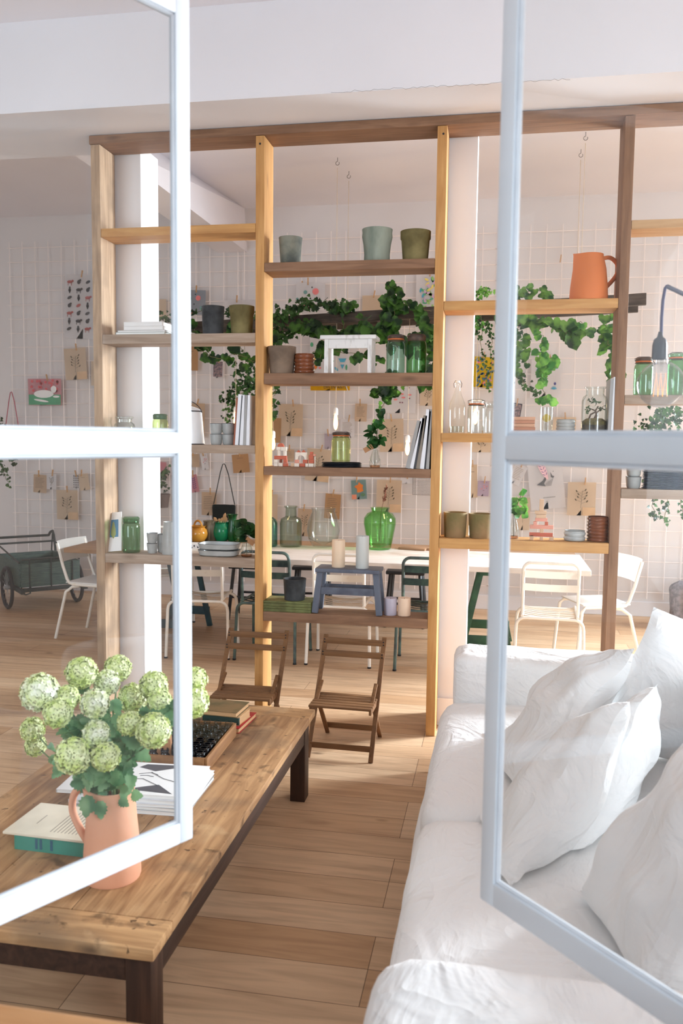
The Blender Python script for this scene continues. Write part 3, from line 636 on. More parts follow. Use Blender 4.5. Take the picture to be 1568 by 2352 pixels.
G1 = [(335, 600, 425, 690, M_bw, 'box', 'lower white toy cube at the left foot of the domed castle'), (335, 512, 435, 600, M_bw, 'box', 'upper white toy cube at the left foot of the domed castle'),
      (460, 600, 560, 690, M_bw, 'box', 'white toy cube in the middle foot of the domed castle'), (475, 512, 530, 600, M_bd, 'box', 'dark red toy block above the middle foot of the domed castle'),
      (570, 605, 682, 690, M_bt, 'box', 'lower red toy cube at the right foot of the domed castle'), (575, 512, 665, 605, M_bt, 'box', 'upper red toy cube at the right foot of the domed castle'),
      (340, 420, 655, 512, M_bt, 'box', 'long red toy bar under the white pillars'), (410, 270, 490, 420, M_bw, 'cyl', 'left white toy pillar of the domed castle'), (560, 290, 650, 420, M_bw, 'cyl', 'right white toy pillar of the domed castle'),
      (400, 192, 510, 270, M_bw, 'box', 'left white toy lintel under the red dome'), (515, 192, 655, 290, M_bw, 'box', 'right white toy lintel under the red dome'), (425, 98, 585, 190, M_bt, 'half', 'red half-round toy dome on the block castle'),
      (765, 600, 850, 695, M_bn, 'box', 'small brown toy cube between the two block castles'), (855, 615, 980, 705, M_bw, 'box', 'white toy block at left foot of the arch castle'), (865, 520, 965, 612, M_bp, 'box', 'pink toy cube under the left of the toy arch'),
      (995, 618, 1130, 705, M_bt, 'box', 'orange toy block at the centre foot of the arch castle'), (1140, 618, 1210, 705, M_bw, 'box', 'small white toy block right of the orange block'), (1075, 520, 1190, 612, M_bt, 'box', 'red toy cube under the right of the toy arch'),
      (880, 335, 1165, 518, M_bw, 'arch', 'white toy arch of the block castle'), (910, 275, 1010, 332, M_bt, 'tri', 'left red toy roof triangle on the white arch'), (1035, 272, 1140, 332, M_bt, 'tri', 'right red toy roof triangle on the white arch'),
      (1222, 615, 1345, 705, M_bw, 'box', 'white toy block under the red toy tower'), (1225, 515, 1350, 612, M_bt, 'box', 'lower red block of the toy tower'), (1225, 395, 1340, 512, M_bt, 'box', 'upper red block of the toy tower'), (1255, 318, 1330, 393, M_bt, 'box', 'small red block topping the toy tower'),
      (1358, 430, 1395, 700, M_bw, 'cyl', 'slim white toy pillar right of the toy tower'), (1345, 380, 1400, 428, M_bp, 'box', 'tiny pink block on the slim toy pillar')]
zoff = zs3-at(X(700), Yp(700), 4.66).z
for x0, y0, x1, y1, mt, shp, lb in G1:
    o = blk(X(x0), Yp(y0), X(x1), Yp(y1), mt, lb, Y=4.66, shape=shp, d=.011)
    o.location.z += zoff
    if y1 > 680: o.location.z = zs3+.0003
k2 = 320/1568
X2 = lambda v: 1080+v*k2
Y2 = lambda v: 1030+v*k2
G2 = [(665, 990, 708, 1045, M_bn, 'left foot'), (778, 1000, 815, 1045, M_bn, 'middle foot'), (885, 1005, 935, 1050, M_bn, 'right foot'), (662, 965, 925, 1000, M_bt, 'long red bar over the feet'), (780, 915, 822, 962, M_bn, 'small block under the wide pink bar'),
      (668, 878, 932, 914, M_bp, 'wide pink bar'), (708, 832, 747, 876, M_bp, 'left pink cube in the open storey'), (836, 840, 873, 876, M_bt, 'right red cube in the open storey'), (728, 797, 865, 831, M_bp, 'pink bar above the open storey'), (737, 754, 850, 795, M_bn, 'brown block'), (724, 716, 855, 750, M_bn, 'flat bar under the top pillar'), (775, 585, 827, 715, M_bn, 'tall top pillar')]
l = at(1242, 1240, 4.67); zo = BZ['C3']-at(X2(800), Y2(1047), 4.67).z
for x0, y0, x1, y1, mt, lb in G2:
    o = blk(X2(x0), Y2(y0), X2(x1), Y2(y1), mt, lb+' of the toy block tower', Y=4.67, d=.012, group='blocks of the toy tower'); o.location.z += zo
    if y1 > 1040: o.location.z = BZ['C3']+.0003

# ------------------------------------------------------------------ stools and candles, green boxes, charcoal pot
def stool(x0, x1, ytop, z, Y, mat, label, style, d=.17):
    l, r, h = box_px(x0, x1, ytop, z, Y); o = thing('step_stool', l, label, 'stool')
    tt = .022
    MB().box((-r, -d/2, h-tt), (r, d/2, h), .005).build('seat', mat, o)
    if style == 'white':
        for s in (-1, 1):
            mb = MB(); x = s*(r-.035)
            mb.prism([(-d/2+.01, h-tt), (-d/2+.005, 0), (-.02, 0), (0, h*.32), (.02, 0), (d/2-.005, 0), (d/2-.01, h-tt)], -.011, .011, Matrix.Translation((x, 0, 0)) @ Matrix.Rotation(pi/2, 4, 'Z'))
            mb.build('side_leg', mat, o)
        MB().box((-r+.046, -d/2+.012, h-tt-.05), (r-.046, -d/2+.028, h-tt), .002).build('apron', mat, o)
    else:
        for s in (-1, 1):
            for q in (-1, 1):
                MB().bar((s*(r-.025), q*(d/2-.035), h-tt), (s*(r+.0), q*(d/2-.014), .002), .036, .026, .004, up=(0, 1, 0)).build('leg', mat, o)
        MB().box((-r+.03, -d/2+.02, h*.42), (r-.03, -d/2+.035, h*.58), .003).build('front_rail', mat, o)
        MB().box((-r+.03, d/2-.035, h*.42), (r-.03, d/2-.02, h*.58), .003).build('back_rail', mat, o)
    return l, r, h
stool(740, 868, 765, BZ['B2'], 4.715, pbr('white_painted_wood', (226, 224, 222), .6, col2=(198, 194, 190), scale=14, stretch=(4, 4, 1), lo=.3, hi=.45), 'small white painted stool on the middle shelf', 'white')
ls, rs, hs_ = stool(728, 876, 1292, BZ['B4'], 4.715, pbr('slate_painted_wood', (96, 102, 116), .6, col2=(74, 78, 92), scale=10, lo=.3, hi=.5), 'slate blue-grey wooden stool on the lowest shelf under two candles', 'blue')
def candle(x0, x1, ytop, z, Y, col, label):
    l, r, h = box_px(x0, x1, ytop, z, Y); o = thing('pillar_candle', l, label, 'candle', 'pillar candles')
    MB().lathe([(r*.97, 0), (r, .003), (r, h*.95), (r*.97, h), (r*.88, h*.985), (r*.75, h*.95), (.0001, h*.94)], 32).build('wax', pbr('wax_%d%d' % (col[0], col[2]), col, .45, var=.04), o)
    MB().tube([(0, 0, h*.93), (.001, 0, h*.99)], .001, 5).build('wick', M_black, o)
zt_ = BZ['B4']+hs_+.0005
candle(762, 792, 1238, zt_, 4.71, (240, 212, 182), 'cream pillar candle on the left of the blue-grey stool')
candle(817, 847, 1229, zt_, 4.70, (204, 206, 202), 'tall pale grey pillar candle on the blue-grey stool')
candle(881, 911, 1370, BZ['B4'], 4.70, (186, 178, 192), 'lilac pillar candle right of the blue-grey stool')
candle(913, 943, 1370, BZ['B4'], 4.70, (240, 208, 180), 'peach pillar candle nearest the post on the lowest shelf')
M_gb = pbr('green_weathered_wood', (112, 118, 70), .7, col2=(84, 84, 44), scale=16)
l, r, h = box_px(605, 722, 1380, BZ['B4'], 4.71)
for i in range(2):
    o = thing('storage_box', (l.x, 4.71, l.z+i*.031), ['lower', 'upper'][i]+' flat weathered green wooden box under the charcoal pot', 'box', 'flat green boxes')
    MB().box((-r, -.085, 0), (r, .085, .018), .002).build('base', M_gb, o); MB().box((-r-.001, -.087, .019), (r+.001, .087, .0305), .003).build('lid', M_gb, o)
pot(650, 703, 1324, None, 'charcoal grey pot standing on the flat green boxes', cch, z=BZ['B4']+.0625, Y=4.70, taper=.86)

# terracotta pitchers
def pitcher(loc, r, h, mat, label, hang, spout, rt=.7):
    o = thing('terracotta_pitcher', loc, label, 'pitcher', rz=hang)
    mb = MB(); n = 40; prof = [(r*.97, 0), (r, .008), (r*.97, h*.3), (r*.86, h*.7), (r*rt, h*.97), (r*rt, h), (r*rt-.007, h), (r*.84-.007, h*.7), (r*.9-.007, .012), (.0001, .01)]
    mb.lathe(prof, n)
    for v in mb.bm.verts:
        if v.co.z > h*.8:
            a = math.atan2(v.co.y, v.co.x); dl = max(0, cos(a-spout))**6*(v.co.z/h-.8)/.2
            v.co += Vector((cos(spout), sin(spout), .5))*dl*r*.18
    mb.build('body', mat, o)
    pts = [Vector((r*rt*.98, 0, h*.93)), Vector((r*1.15, 0, h*.96)), Vector((r*1.55, 0, h*.84)), Vector((r*1.62, 0, h*.66)), Vector((r*1.35, 0, h*.48)), Vector((r*1.08, 0, h*.36)), Vector((r*.93, 0, h*.3))]
    out = []
    for i in range(len(pts)-1):
        p0 = pts[max(i-1, 0)]; p1 = pts[i]; p2 = pts[i+1]; p3 = pts[min(i+2, len(pts)-1)]
        for j in range(4):
            t = j/4; out.append(.5*((2*p1)+(-p0+p2)*t+(2*p0-5*p1+4*p2-p3)*t*t+(-p0+3*p1-3*p2+p3)*t**3))
    out.append(pts[-1]); hb = MB().tube(out, .011 if r > .06 else .008, 10)
    hb.build('handle', mat, o); return o
l, r, h = box_px(1310, 1396, 576, BZ['C1'], 4.71)
pitcher(l, r, h, M_terra2, 'orange terracotta pitcher alone on the upper right shelf', 0.35, 2.6)

# terrarium
l, r, h = box_px(1336, 1394, 887, BZ['C2'], 4.70)
o = thing('terrarium_jar', l, 'big clear apothecary jar holding soil and a small bonsai', 'jar')
pr = [(r*.9, 0), (r, .008), (r, h*.70), (r*.9, h*.79), (r*.70, h*.83), (r*.70, h*.95), (r*.82, h*.97), (r*.82, h), (r*.66, h*.99), (r*.66, h*.84), (r*.96, h*.7), (r*.96, .012), (.0001, .01)]
MB().lathe(pr, 40).build('body', g_clear, o)
MB().lathe([(r*.94, .012), (r*.94, h*.27), (r*.6, h*.33), (r*.2, h*.3), (.0001, h*.31)], 28).build('soil', pbr('terrarium_soil', (92, 84, 72), .95, col2=(48, 46, 46), scale=40), o)
MB().lathe([(r*.945, h*.2), (r*.945, h*.275), (r*.6, h*.34), (r*.2, h*.31), (.0001, h*.32)], 28, cap0=False).build('moss', pbr('terrarium_moss', (124, 108, 58), .95, col2=(84, 76, 40), scale=50), o)
M_bark = pbr('bonsai_bark', (104, 82, 66), .9)
MB().tube([(.0, 0, h*.3), (.012, 0, h*.42), (.004, 0, h*.5), (.018, 0, h*.6)], [.009, .008, .005, .003], 7).tube([(-.03, 0, h*.3), (-.02, 0, h*.42), (.002, 0, h*.47)], [.005, .005, .004], 6).tube([(.01, 0, h*.45), (.035, 0, h*.55)], [.004, .002], 5).tube([(.004, 0, h*.5), (-.03, 0, h*.56)], [.004, .002], 5).build('trunk', M_bark, o)
def leaf_oval(bm, p, d, nrm, L, w, curl=.15):
    d = d.normalized(); s = d.cross(nrm)
    if s.length < 1e-4: s = d.orthogonal()
    s.normalize(); n = s.cross(d)
    prev = None; K = 5; rows = []
    for i in range(K+1):
        t = i/K; wd = w*sin(pi*min(max(t, .03), .97))**.8; c = p+d*L*t-n*curl*L*t*t
        rows.append((bm.verts.new(c-s*wd+n*wd*.3), bm.verts.new(c), bm.verts.new(c+s*wd+n*wd*.3)))
    for a, b_ in zip(rows, rows[1:]):
        bm.faces.new((a[0], a[1], b_[1], b_[0])); bm.faces.new((a[1], a[2], b_[2], b_[1]))
IVY = [(0, 0), (.22, -.06), (.48, .12), (.33, .36), (.36, .52), (.15, .66), (0, 1), (-.15, .66), (-.36, .52), (-.33, .36), (-.48, .12), (-.22, -.06)]
TOOTH = [(0, 0), (.16, -.03), (.24, .08), (.36, .1), (.34, .22), (.46, .28), (.37, .38), (.46, .5), (.32, .55), (.34, .68), (.2, .72), (.18, .85), (0, 1), (-.18, .85), (-.2, .72), (-.34, .68), (-.32, .55), (-.46, .5), (-.37, .38), (-.46, .28), (-.34, .22), (-.36, .1), (-.24, .08), (-.16, -.03)]
VINE = [(0, 0), (.25, -.12), (.5, 0), (.58, .28), (.5, .42), (.5, .62), (.27, .78), (0, 1), (-.27, .78), (-.5, .62), (-.5, .42), (-.58, .28), (-.5, 0), (-.25, -.12)]
def leaf_lobed(bm, p, d, nrm, L, out=IVY):
    d = d.normalized(); s = d.cross(nrm)
    if s.length < 1e-4: s = d.orthogonal()
    s.normalize(); n = s.cross(d)
    fold = random.uniform(.1, .35); curl = random.uniform(-.1, .3)
    def q(x, y): return p+s*x*L+d*y*L+n*(abs(x)*fold*L-curl*y*y*L)
    c = bm.verts.new(q(0, .38)); vs = [bm.verts.new(q(x, y)) for x, y in out]
    for i in range(len(vs)): bm.faces.new((c, vs[i], vs[(i+1) % len(vs)]))
rv = lambda a: Vector((random.uniform(-a, a), random.uniform(-a, a), random.uniform(-a, a)))
mb = MB()
for i in range(46):
    c = Vector(random.choice([(.018, 0, h*.62), (.035, 0, h*.55), (-.03, 0, h*.57), (-.02, 0, h*.68), (0, 0, h*.7), (-.035, 0, h*.5)]))+rv(.012)
    leaf_oval(mb.bm, c, rv(1)+Vector((0, -.2, .1)), rv(1), random.uniform(.014, .024), .005)
mb.build('foliage', leafm('bonsai_leaf', (62, 92, 66), (108, 138, 104)), o)
# flower card jar beside it
l, r, h = box_px(1240, 1269, 935, BZ['C2'], 4.71)
o = thing('specimen_jar', l, 'slim clear jar holding a round yellow dried flower and twigs', 'jar')
MB().lathe([(r*.95, 0), (r, .005), (r, h), (r*.95, h), (r*.95, .01), (.0001, .008)], 28).build('body', g_clear, o)
MB().lathe([(.0001, -.002), (r*.62, -.001), (r*.62, .001), (.0001, .002)], 24, Matrix.Translation((0, 0, h*.6)) @ Matrix.Rotation(pi/2, 4, 'X')).build('yellow_flower', pbr('dried_yellow', (204, 176, 60), .8), o)
mb = MB()
for i in range(9): a = rv(.008); mb.tube([(a.x, a.y*.5, .01+i*.002), (a.x*2+.003*(i % 3-1), a.y, h*random.uniform(.35, .65))], .0008, 4)
mb.build('twigs', pbr('dry_twig', (110, 90, 70), .8), o)
# small dark photo standing on the flat block pile
# ------------------------------------------------------------------ plants in vases
def vase_plant(l, r, h, label, pts, nleaf, L, lm, gm, tagc=None, wl=.42, name='plant_vase', dark=True):
    o = thing(name, l, label, 'vase', 'plant cuttings in glass vases')
    MB().lathe([(r*.8, 0), (r, h*.08), (r, h*.35), (r*.55, h*.68), (r*.42, h*.8), (r*.45, h*.95), (r*.55, h), (r*.48, h*.99), (r*.36, h*.8), (r*.9, h*.35), (.0001, .006)], 28).build('body', gm, o)
    MB().lathe([(r*.85, .004), (r*.88, h*.12), (.0001, h*.13)], 18).build('amber_base', glass('amber_water', (206, 150, 110), 2), o)
    st = MB(); lf = MB()
    for q in pts:
        P_ = [Vector((0, 0, h*.1))]+[Vector((0, 0, h*.9))]+[Vector(x) for x in q]
        st.tube(P_, .0016, 5)
        for i in range(nleaf):
            t = random.random()**.8; n = len(q); k_ = min(int(t*n), n-1); a = P_[1+k_]; b_ = P_[2+k_] if 2+k_ < len(P_) else P_[-1]
            c = a.lerp(b_, random.random()); d = rv(1)+Vector((0, -.3, .35))
            leaf_oval(lf.bm, c, d, rv(.6)+Vector((0, -.6, .6)), L*random.uniform(.7, 1.15), L*wl)
    st.build('stem', M_stem, o); lf.build('foliage', lm, o)
    if tagc is not None:
        MB().box((-.028, -.001, -.014), (.028, .001, .014), 0, Matrix.Translation(tagc) @ Matrix.Rotation(R_(35 if tagc[0] > 0 else -30), 4, 'Y')).build('paper_tag', pbr('kraft_tag', (176, 128, 88), .8), o)
    return o
l, r, h = box_px(848, 874, 1022, BZ['B3'], 4.68)
vase_plant(l, r, h, 'small glass vase with upright mint-like cutting and cream tag', [[(.01, 0, .2), (.025, 0, .30)], [(-.015, -.01, .17), (-.02, 0, .25)], [(.03, 0, .17)]], 16, .045, leafm('mint_leaf', (28, 66, 30), (60, 112, 52)), g_clear, (-.035, -.02, h*.85))
l, r, h = box_px(1167, 1192, 1176, BZ['C3'], 4.70)
vase_plant(l, r, h, 'glass vase with light green pothos cutting beside the right window stile', [[(.02, 0, .2), (.045, 0, .27)], [(.05, 0, .14), (.06, 0, .19)], [(-.02, 0, .2)]], 10, .055, M_bright, g_clear)
l, r, h = box_px(552, 580, 1228, BZ['A4'], 4.69)
vase_plant(l, r, h, 'small glass vase with round dark green leaves and brown tag', [[(-.01, 0, .15), (-.04, 0, .19)], [(.02, 0, .13), (.03, 0, .19)], [(0, 0, .19)]], 7, .055, leafm('pilea_leaf', (20, 50, 26), (48, 86, 40)), g_clear, (.026, -.02, h*.75), wl=.5)
del ct

# ------------------------------------------------------------------ back wall grid
YG = 8.26
gx0, gx1 = -5.05, 2.6; gz0, gz1 = .18, 3.66; pit = .146
def gpanel(x0, x1, label):
    o = thing('wire_grid_panel', ((x0+x1)/2, YG, gz0), label, 'wire grid', 'white wire grid panels on back wall')
    mb = MB(); n = int(round((x1-x0)/pit)); xm = (x0+x1)/2
    for i in range(n+1): x = x0+i*pit-xm; mb.tube([(x, 0, 0), (x, 0, gz1-gz0)], .0042, 6)
    mb.build('vertical_wires', M_wire, o); mb = MB()
    k_ = int((gz1-gz0-.08)/pit)
    for i in range(k_+1): z = .06+i*pit; mb.tube([(x0-xm-.03, .006, z), (x0-xm+n*pit+.03, .006, z)], .0042, 6)
    mb.build('horizontal_wires', M_wire, o)
    return o
gpanel(gx0, gx0+17*pit, 'left white wire grid panel on back wall behind the handcart')
gpanel(gx0+17.45*pit, gx0+34*pit, 'middle white wire grid panel on back wall behind the ivy')
gpanel(gx0+34.45*pit, gx1, 'right white wire grid panel on back wall beyond the right post')

# ------------------------------------------------------------------ papers on the grid
YPp = 8.235
pcol = {'cream': (236, 216, 192), 'kraft': (214, 174, 132), 'white': (242, 239, 240), 'beige': (226, 202, 176), 'tan': (196, 150, 108)}
M_ink = pbr('ink', (60, 58, 62), .7); M_pl = pbr('dried_plant', (96, 84, 62), .8); M_stk = pbr('tan_sticker', (212, 178, 142), .7)
M_pinkp = pbr('print_pink', (226, 128, 128), .7); M_greenp = pbr('print_green', (84, 160, 120), .7); M_bluep = pbr('print_blue', (76, 160, 190), .7); M_orangep = pbr('print_orange', (222, 124, 50), .7); M_yellowp = pbr('print_yellow', (226, 178, 26), .7); M_navyp = pbr('print_navy', (70, 66, 130), .7); M_tealp = pbr('print_teal', (120, 160, 156), .7); M_lilac = pbr('print_lilac', (206, 170, 200), .7); M_lime = pbr('print_lime', (150, 190, 110), .7)
def disc(mb, x, z, rx, rz_, y=-.0016, n=14, rot=0, th=.0006):
    mb.prism([(x+rx*cos(a)*cos(rot)-rz_*sin(a)*sin(rot), z+rx*cos(a)*sin(rot)+rz_*sin(a)*cos(rot)) for a in [2*pi*i/n for i in range(n)]], y-th, y)
def paper(x0, y0, x1, y1, rot, col, motif, label, short, mats=None, peg=True, dy=0):
    Y = YPp-dy; a = at(x0, y0, Y); b_ = at(x1, y1, Y); w = (b_.x-a.x)/2; h = (a.z-b_.z)/2
    c = Vector(((a.x+b_.x)/2, Y, (a.z+b_.z)/2))
    o = thing('paper_sheet', c, label, 'paper', 'papers pegged to the wire grid', rot=(0, R_(rot), 0))
    mt = pbr('paper_'+col, pcol[col], .85, var=.05, scale=6) if isinstance(col, str) else pbr('paper_%d_%d_%d' % col, col, .8, var=.03)
    mb = MB(); K = 6; random.seed(int(x0*7+y0)); cv = random.uniform(.002, .01)
    g = [[mb.bm.verts.new((-w+2*w*i/K, -cv*((i/K-.5)**2)*4*(j/K), -h+2*h*j/K)) for i in range(K+1)] for j in range(K+1)]
    for j in range(K):
        for i in range(K): mb.bm.faces.new((g[j][i], g[j][i+1], g[j+1][i+1], g[j+1][i]))
    r_ = bmesh.ops.solidify(mb.bm, geom=mb.bm.faces[:], thickness=.0006)
    mb.build('sheet', mt, o)
    yy = -cv-.0008
    if motif.startswith('herb'):
        q = MB(); ht = h*.55
        q.tube([(-.005, yy, -ht), (0, yy, 0), (w*.06, yy, ht*.9)], .0012, 4); nb = 9
        for i in range(nb):
            z = -ht*.5+ht*1.4*i/nb; s = -1 if i % 2 else 1; e = Vector((s*w*random.uniform(.2, .42), yy, z+ht*.25))
            q.tube([(0, yy, z), e], .0009, 4)
            disc(q, e.x, e.z, w*.045, w*.10, yy, 8, rot=-s*.6)
        q.build('pressed_plant', M_pl, o)
        if motif == 'herb': MB().box((w*.1, yy-.0005, -h), (w, yy, -h*.5)).build('sticker', M_stk, o)
    elif motif == 'animals':
        q = MB(); q2 = MB()
        for j in range(7):
            for i in range(4):
                x = -w*.72+i*w*.48; z = h*.78-j*h*.245; kk = (i*3+j*5) % 4; t_ = q if (i+j) % 4 else q2
                if kk == 0: disc(t_, x, z, w*.14, h*.05, yy); [t_.box((x+dx-.003, yy-.0006, z-h*.11), (x+dx+.003, yy, z)) for dx in (-w*.09, w*.09)]; disc(t_, x+w*.15, z+h*.03, w*.06, h*.035, yy)
                elif kk == 1: disc(t_, x, z+h*.07, w*.05, h*.03, yy); disc(t_, x, z-h*.01, w*.07, h*.07, yy); t_.box((x-.006, yy-.0006, z-h*.11), (x+.006, yy, z))
                elif kk == 2: disc(t_, x, z, w*.13, h*.045, yy, rot=.5)
                else: disc(t_, x, z, w*.09, h*.07, yy, rot=-.4); disc(t_, x+w*.07, z+h*.06, w*.05, h*.03, yy)
        q.build('dark_figures', M_ink, o); q2.build('red_figures', pbr('print_brick', (176, 92, 88), .7), o)
    elif motif == 'cat':
        MB().box((-w*.97, yy-.0004, -h*.97), (w*.97, yy, -h*.2)).build('green_field', M_greenp, o)
        q = MB()
        for i in range(22): disc(q, random.uniform(-.85, .85)*w, random.uniform(-.1, .88)*h, w*.08, w*.08, yy-.0003, 8)
        q.build('red_flowers', pbr('print_rose', (212, 92, 100), .7), o)
        q = MB(); disc(q, -w*.05, -h*.15, w*.6, h*.3, yy-.001); disc(q, w*.55, h*.2, w*.17, h*.27, yy-.001); disc(q, w*.7, -h*.35, w*.2, h*.08, yy-.001); disc(q, -w*.2, -h*.65, w*.45, h*.08, yy-.001, rot=-.15)
        q.build('white_animal', M_paper, o)
    elif motif == 'text':
        q = MB()
        for i in range(8): z = h*.6-i*h*.15; q.box((-w*.7, yy-.0004, z), (w*random.uniform(.3, .7), yy, z+h*.03))
        q.build('printed_lines', pbr('faded_ink', (150, 128, 108), .8), o)
    elif motif == 'line':
        MB().box((-w*.4, yy-.0004, h*.55), (w*.35, yy, h*.58)).build('printed_lines', pbr('faded_ink', (150, 128, 108), .8), o)
    elif motif == 'circles':
        for nm, mt2, lst in (('pink_dots', M_pinkp, [(.35, .35, .22), (-.3, -.8, .2)]), ('teal_dots', M_tealp, [(-.35, .3, .13), (.65, -.45, .15), (-.9, -.2, .1)]), ('dark_marks', M_ink, [(.1, .65, .05), (0, -.15, .06)])):
            q = MB()
            for x, z, r_ in lst: disc(q, x*w, z*h, r_*w, r_*w, yy)
            q.build(nm, mt2, o)
    elif motif == 'photo':
        MB().box((-w*.85, yy-.0004, -h*.88), (w*.85, yy, h*.88)).build('photo_image', pbr('photo_dark', (72, 66, 70), .4, col2=(150, 120, 118), scale=60), o)
    elif motif == 'floral':
        for nm, mt2, n_ in (('green_leaves', M_lime, 26), ('dark_leaves', M_greenp, 16), ('lilac_flowers', M_lilac, 8), ('yellow_print', pbr('print_lemon', (232, 210, 110), .7), 5), ('blue_print', M_bluep, 4)):
            q = MB()
            for i in range(n_):
                z = random.uniform(-.85, .85)
                disc(q, random.uniform(-.7, .7)*w, z*h, w*.10, w*.22, yy-.0002*(len(nm) % 5), 8, rot=random.uniform(-1.5, 1.5))
            q.build(nm, mt2, o)
    elif motif == 'season':
        q = MB(); [disc(q, x*w, z*h, w*.09, w*.07, yy) for x, z in ((-.8, .05), (-.62, .05), (-.8, -.12), (.4, .62), (.7, .55), (-.1, .62))]; q.build('yellow_print', pbr('print_amber', (234, 170, 60), .7), o)
        q = MB(); disc(q, -w*.72, -h*.42, w*.11, h*.14, yy); disc(q, -w*.95, -h*.4, w*.06, h*.09, yy); q.build('orange_print', M_orangep, o)
        q = MB(); [disc(q, x*w, z*h, w*.07, w*.05, yy) for x, z in ((-.5, -.2), (-.5, -.35), (-.48, -.5), (-.3, .4))]; q.build('pink_print', M_pinkp, o)
        q = MB(); q.prism([(w*.45, -h*.1), (w*.85, -h*.1), (w*.75, -h*.26), (w*.55, -h*.26)], yy-.0006, yy); q.prism([(w*.55, -h*.36), (w*.75, -h*.36), (w*.65, -h*.55)], yy-.0006, yy); disc(q, .1*w, -h*.5, w*.12, h*.05, yy, rot=.8); disc(q, .35*w, -h*.55, w*.12, h*.05, yy, rot=-.8); q.build('blue_print', M_bluep, o)
        q = MB(); disc(q, .15*w, -h*.22, w*.08, h*.05, yy, rot=.4); disc(q, .85*w, -h*.48, w*.05, h*.12, yy); disc(q, -.9*w, .5*h, w*.08, h*.1, yy); q.build('green_print', M_greenp, o)
        txt(o, 'HIVER', (w*.25, yy-.001, h*.2), w*.24, M_magg)
    elif motif == 'banner':
        txt(o, 'LIVRE', (-w*.45, yy-.001, h*.1), h*.75, M_ink); txt(o, 'DES ENFANTS', (-w*.32, yy-.001, -h*.62), h*.75, M_ink)
        MB().prism([(w*.68, h), (w*.74, h), (w*.92, -h), (w*.88, -h)], yy-.0006, yy).build('white_notch', M_paper, o)
    elif motif == 'map':
        q = MB(); q.prism([(x*w, z*h) for x, z in ((-.35, .45), (-.1, .5), (.05, .8), (.35, .55), (.6, .45), (.5, .1), (.62, -.15), (.2, -.28), (-.25, -.3), (-.25, .1), (-.6, .3))], yy-.0006, yy); q.build('orange_map', M_orangep, o)
        q = MB(); disc(q, w*.5, -h*.55, w*.3, h*.18, yy); q.build('green_map', pbr('print_moss', (96, 128, 96), .7), o)
        MB().box((-w*.98, yy-.0006, -h*.98), (-w*.35, yy, -h*.5)).build('red_corner', pbr('print_salmon', (224, 140, 110), .7), o)
    elif motif == 'feather':
        q = MB()
        for i in range(6):
            z = h*(.6-i*.22)
            for s in (-1, 1): disc(q, s*w*.25, z, w*.08, h*.12, yy, 8, rot=-s*.8)
        q.build('purple_marks', M_navyp, o)
    elif motif == 'pattern':
        q = MB()
        for i in range(4):
            for j in range(6): disc(q, (-.7+i*.46)*w, (-.8+j*.32)*h, w*.12, h*.11, yy, 6, rot=.3)
        q.build('black_pattern', M_ink, o)
    elif motif == 'wolf':
        q = MB()
        q.prism([(x*w, z*h) for x, z in ((-.55, -.02), (-.2, .12), (.0, .3), (.02, .16), (-.12, .02), (-.05, -.1), (-.3, -.06))], yy-.0006, yy)
        q.prism([(x*w, z*h) for x, z in ((.3, .45), (.38, .3), (.5, .26), (.42, .2), (.3, .24))], yy-.0006, yy)
        for i in range(7): q.tube([(w*(-.1+i*.06), yy, -h*.1), (w*(.0+i*.07), yy, h*(.02+.03*i))], .0012, 4)
        disc(q, w*.46, h*.46, w*.02, h*.02, yy); q.build('ink_drawing', pbr('ink_soft', (92, 94, 98), .7), o)
        q = MB(); q.box((-w*.25, yy-.0005, -h*.56), (w*.45, yy, -h*.53)); disc(q, -w*.05, -h*.72, w*.04, w*.04, yy); q.build('caption_marks', M_magg, o)
    elif motif == 'blueflowers':
        q = MB()
        for x, z in ((-.5, .4), (.5, .5), (.55, -.55)):
            for a in range(7): an = -1.3+a*.43; q.tube([(x*w, yy, z*h), (x*w+w*.2*sin(an), yy, z*h+w*.2*cos(an))], .004, 4)
        q.build('blue_petals', M_bluep, o)
        q = MB(); disc(q, w*.6, -h*.25, w*.08, h*.08, yy); disc(q, -w*.2, 0, w*.18, h*.03, yy); q.build('dark_marks', M_navyp, o)
    elif motif == 'yellowleaf':
        for nm, mt2, n_ in (('blue_leaves', pbr('print_petrol', (62, 104, 124), .7), 26), ('peach_flowers', M_pinkp, 5)):
            q = MB()
            for i in range(n_): disc(q, random.uniform(-.8, .8)*w, random.uniform(-.88, .88)*h, w*.09, w*.2, yy-(.0003 if n_ < 10 else 0), 8, rot=random.uniform(-1.5, 1.5))
            q.build(nm, mt2, o)
    elif motif == 'pinkmarks':
        q = MB(); [disc(q, x*w, z*h, w*.13, h*.06, yy) for x, z in ((.2, .1), (-.3, -.05), (.1, .35), (.6, .3))]; q.build('pink_print', M_pinkp, o)
        q = MB(); [disc(q, x*w, z*h, w*.05, h*.05, yy) for x, z in ((.0, -.25), (.15, -.25), (.6, .05), (.55, .8))]; q.build('dark_shapes', pbr('print_plum', (120, 60, 84), .7), o)
    if peg:
        px = random.uniform(-.25, .25)*w
        pg = thing('clothespin', c+Matrix.Rotation(R_(rot), 4, 'Y') @ Vector((px, -cv-.004, h-.012)), 'wooden clothespin holding the '+short, 'clothespin', 'clothespins on the wire grid', rot=(0, R_(rot+random.uniform(-12, 12)), 0))
        MB().bar((0, -.003, -.012), (0, -.007, .058), .009, .0045).build('front_half', M_peg, pg); MB().bar((0, .004, -.012), (0, .008, .058), .009, .0045).build('back_half', M_peg, pg)
        MB().tube([(-.006, 0, .02), (.006, 0, .02)], .004, 8).build('spring', M_magg, pg)
    return o
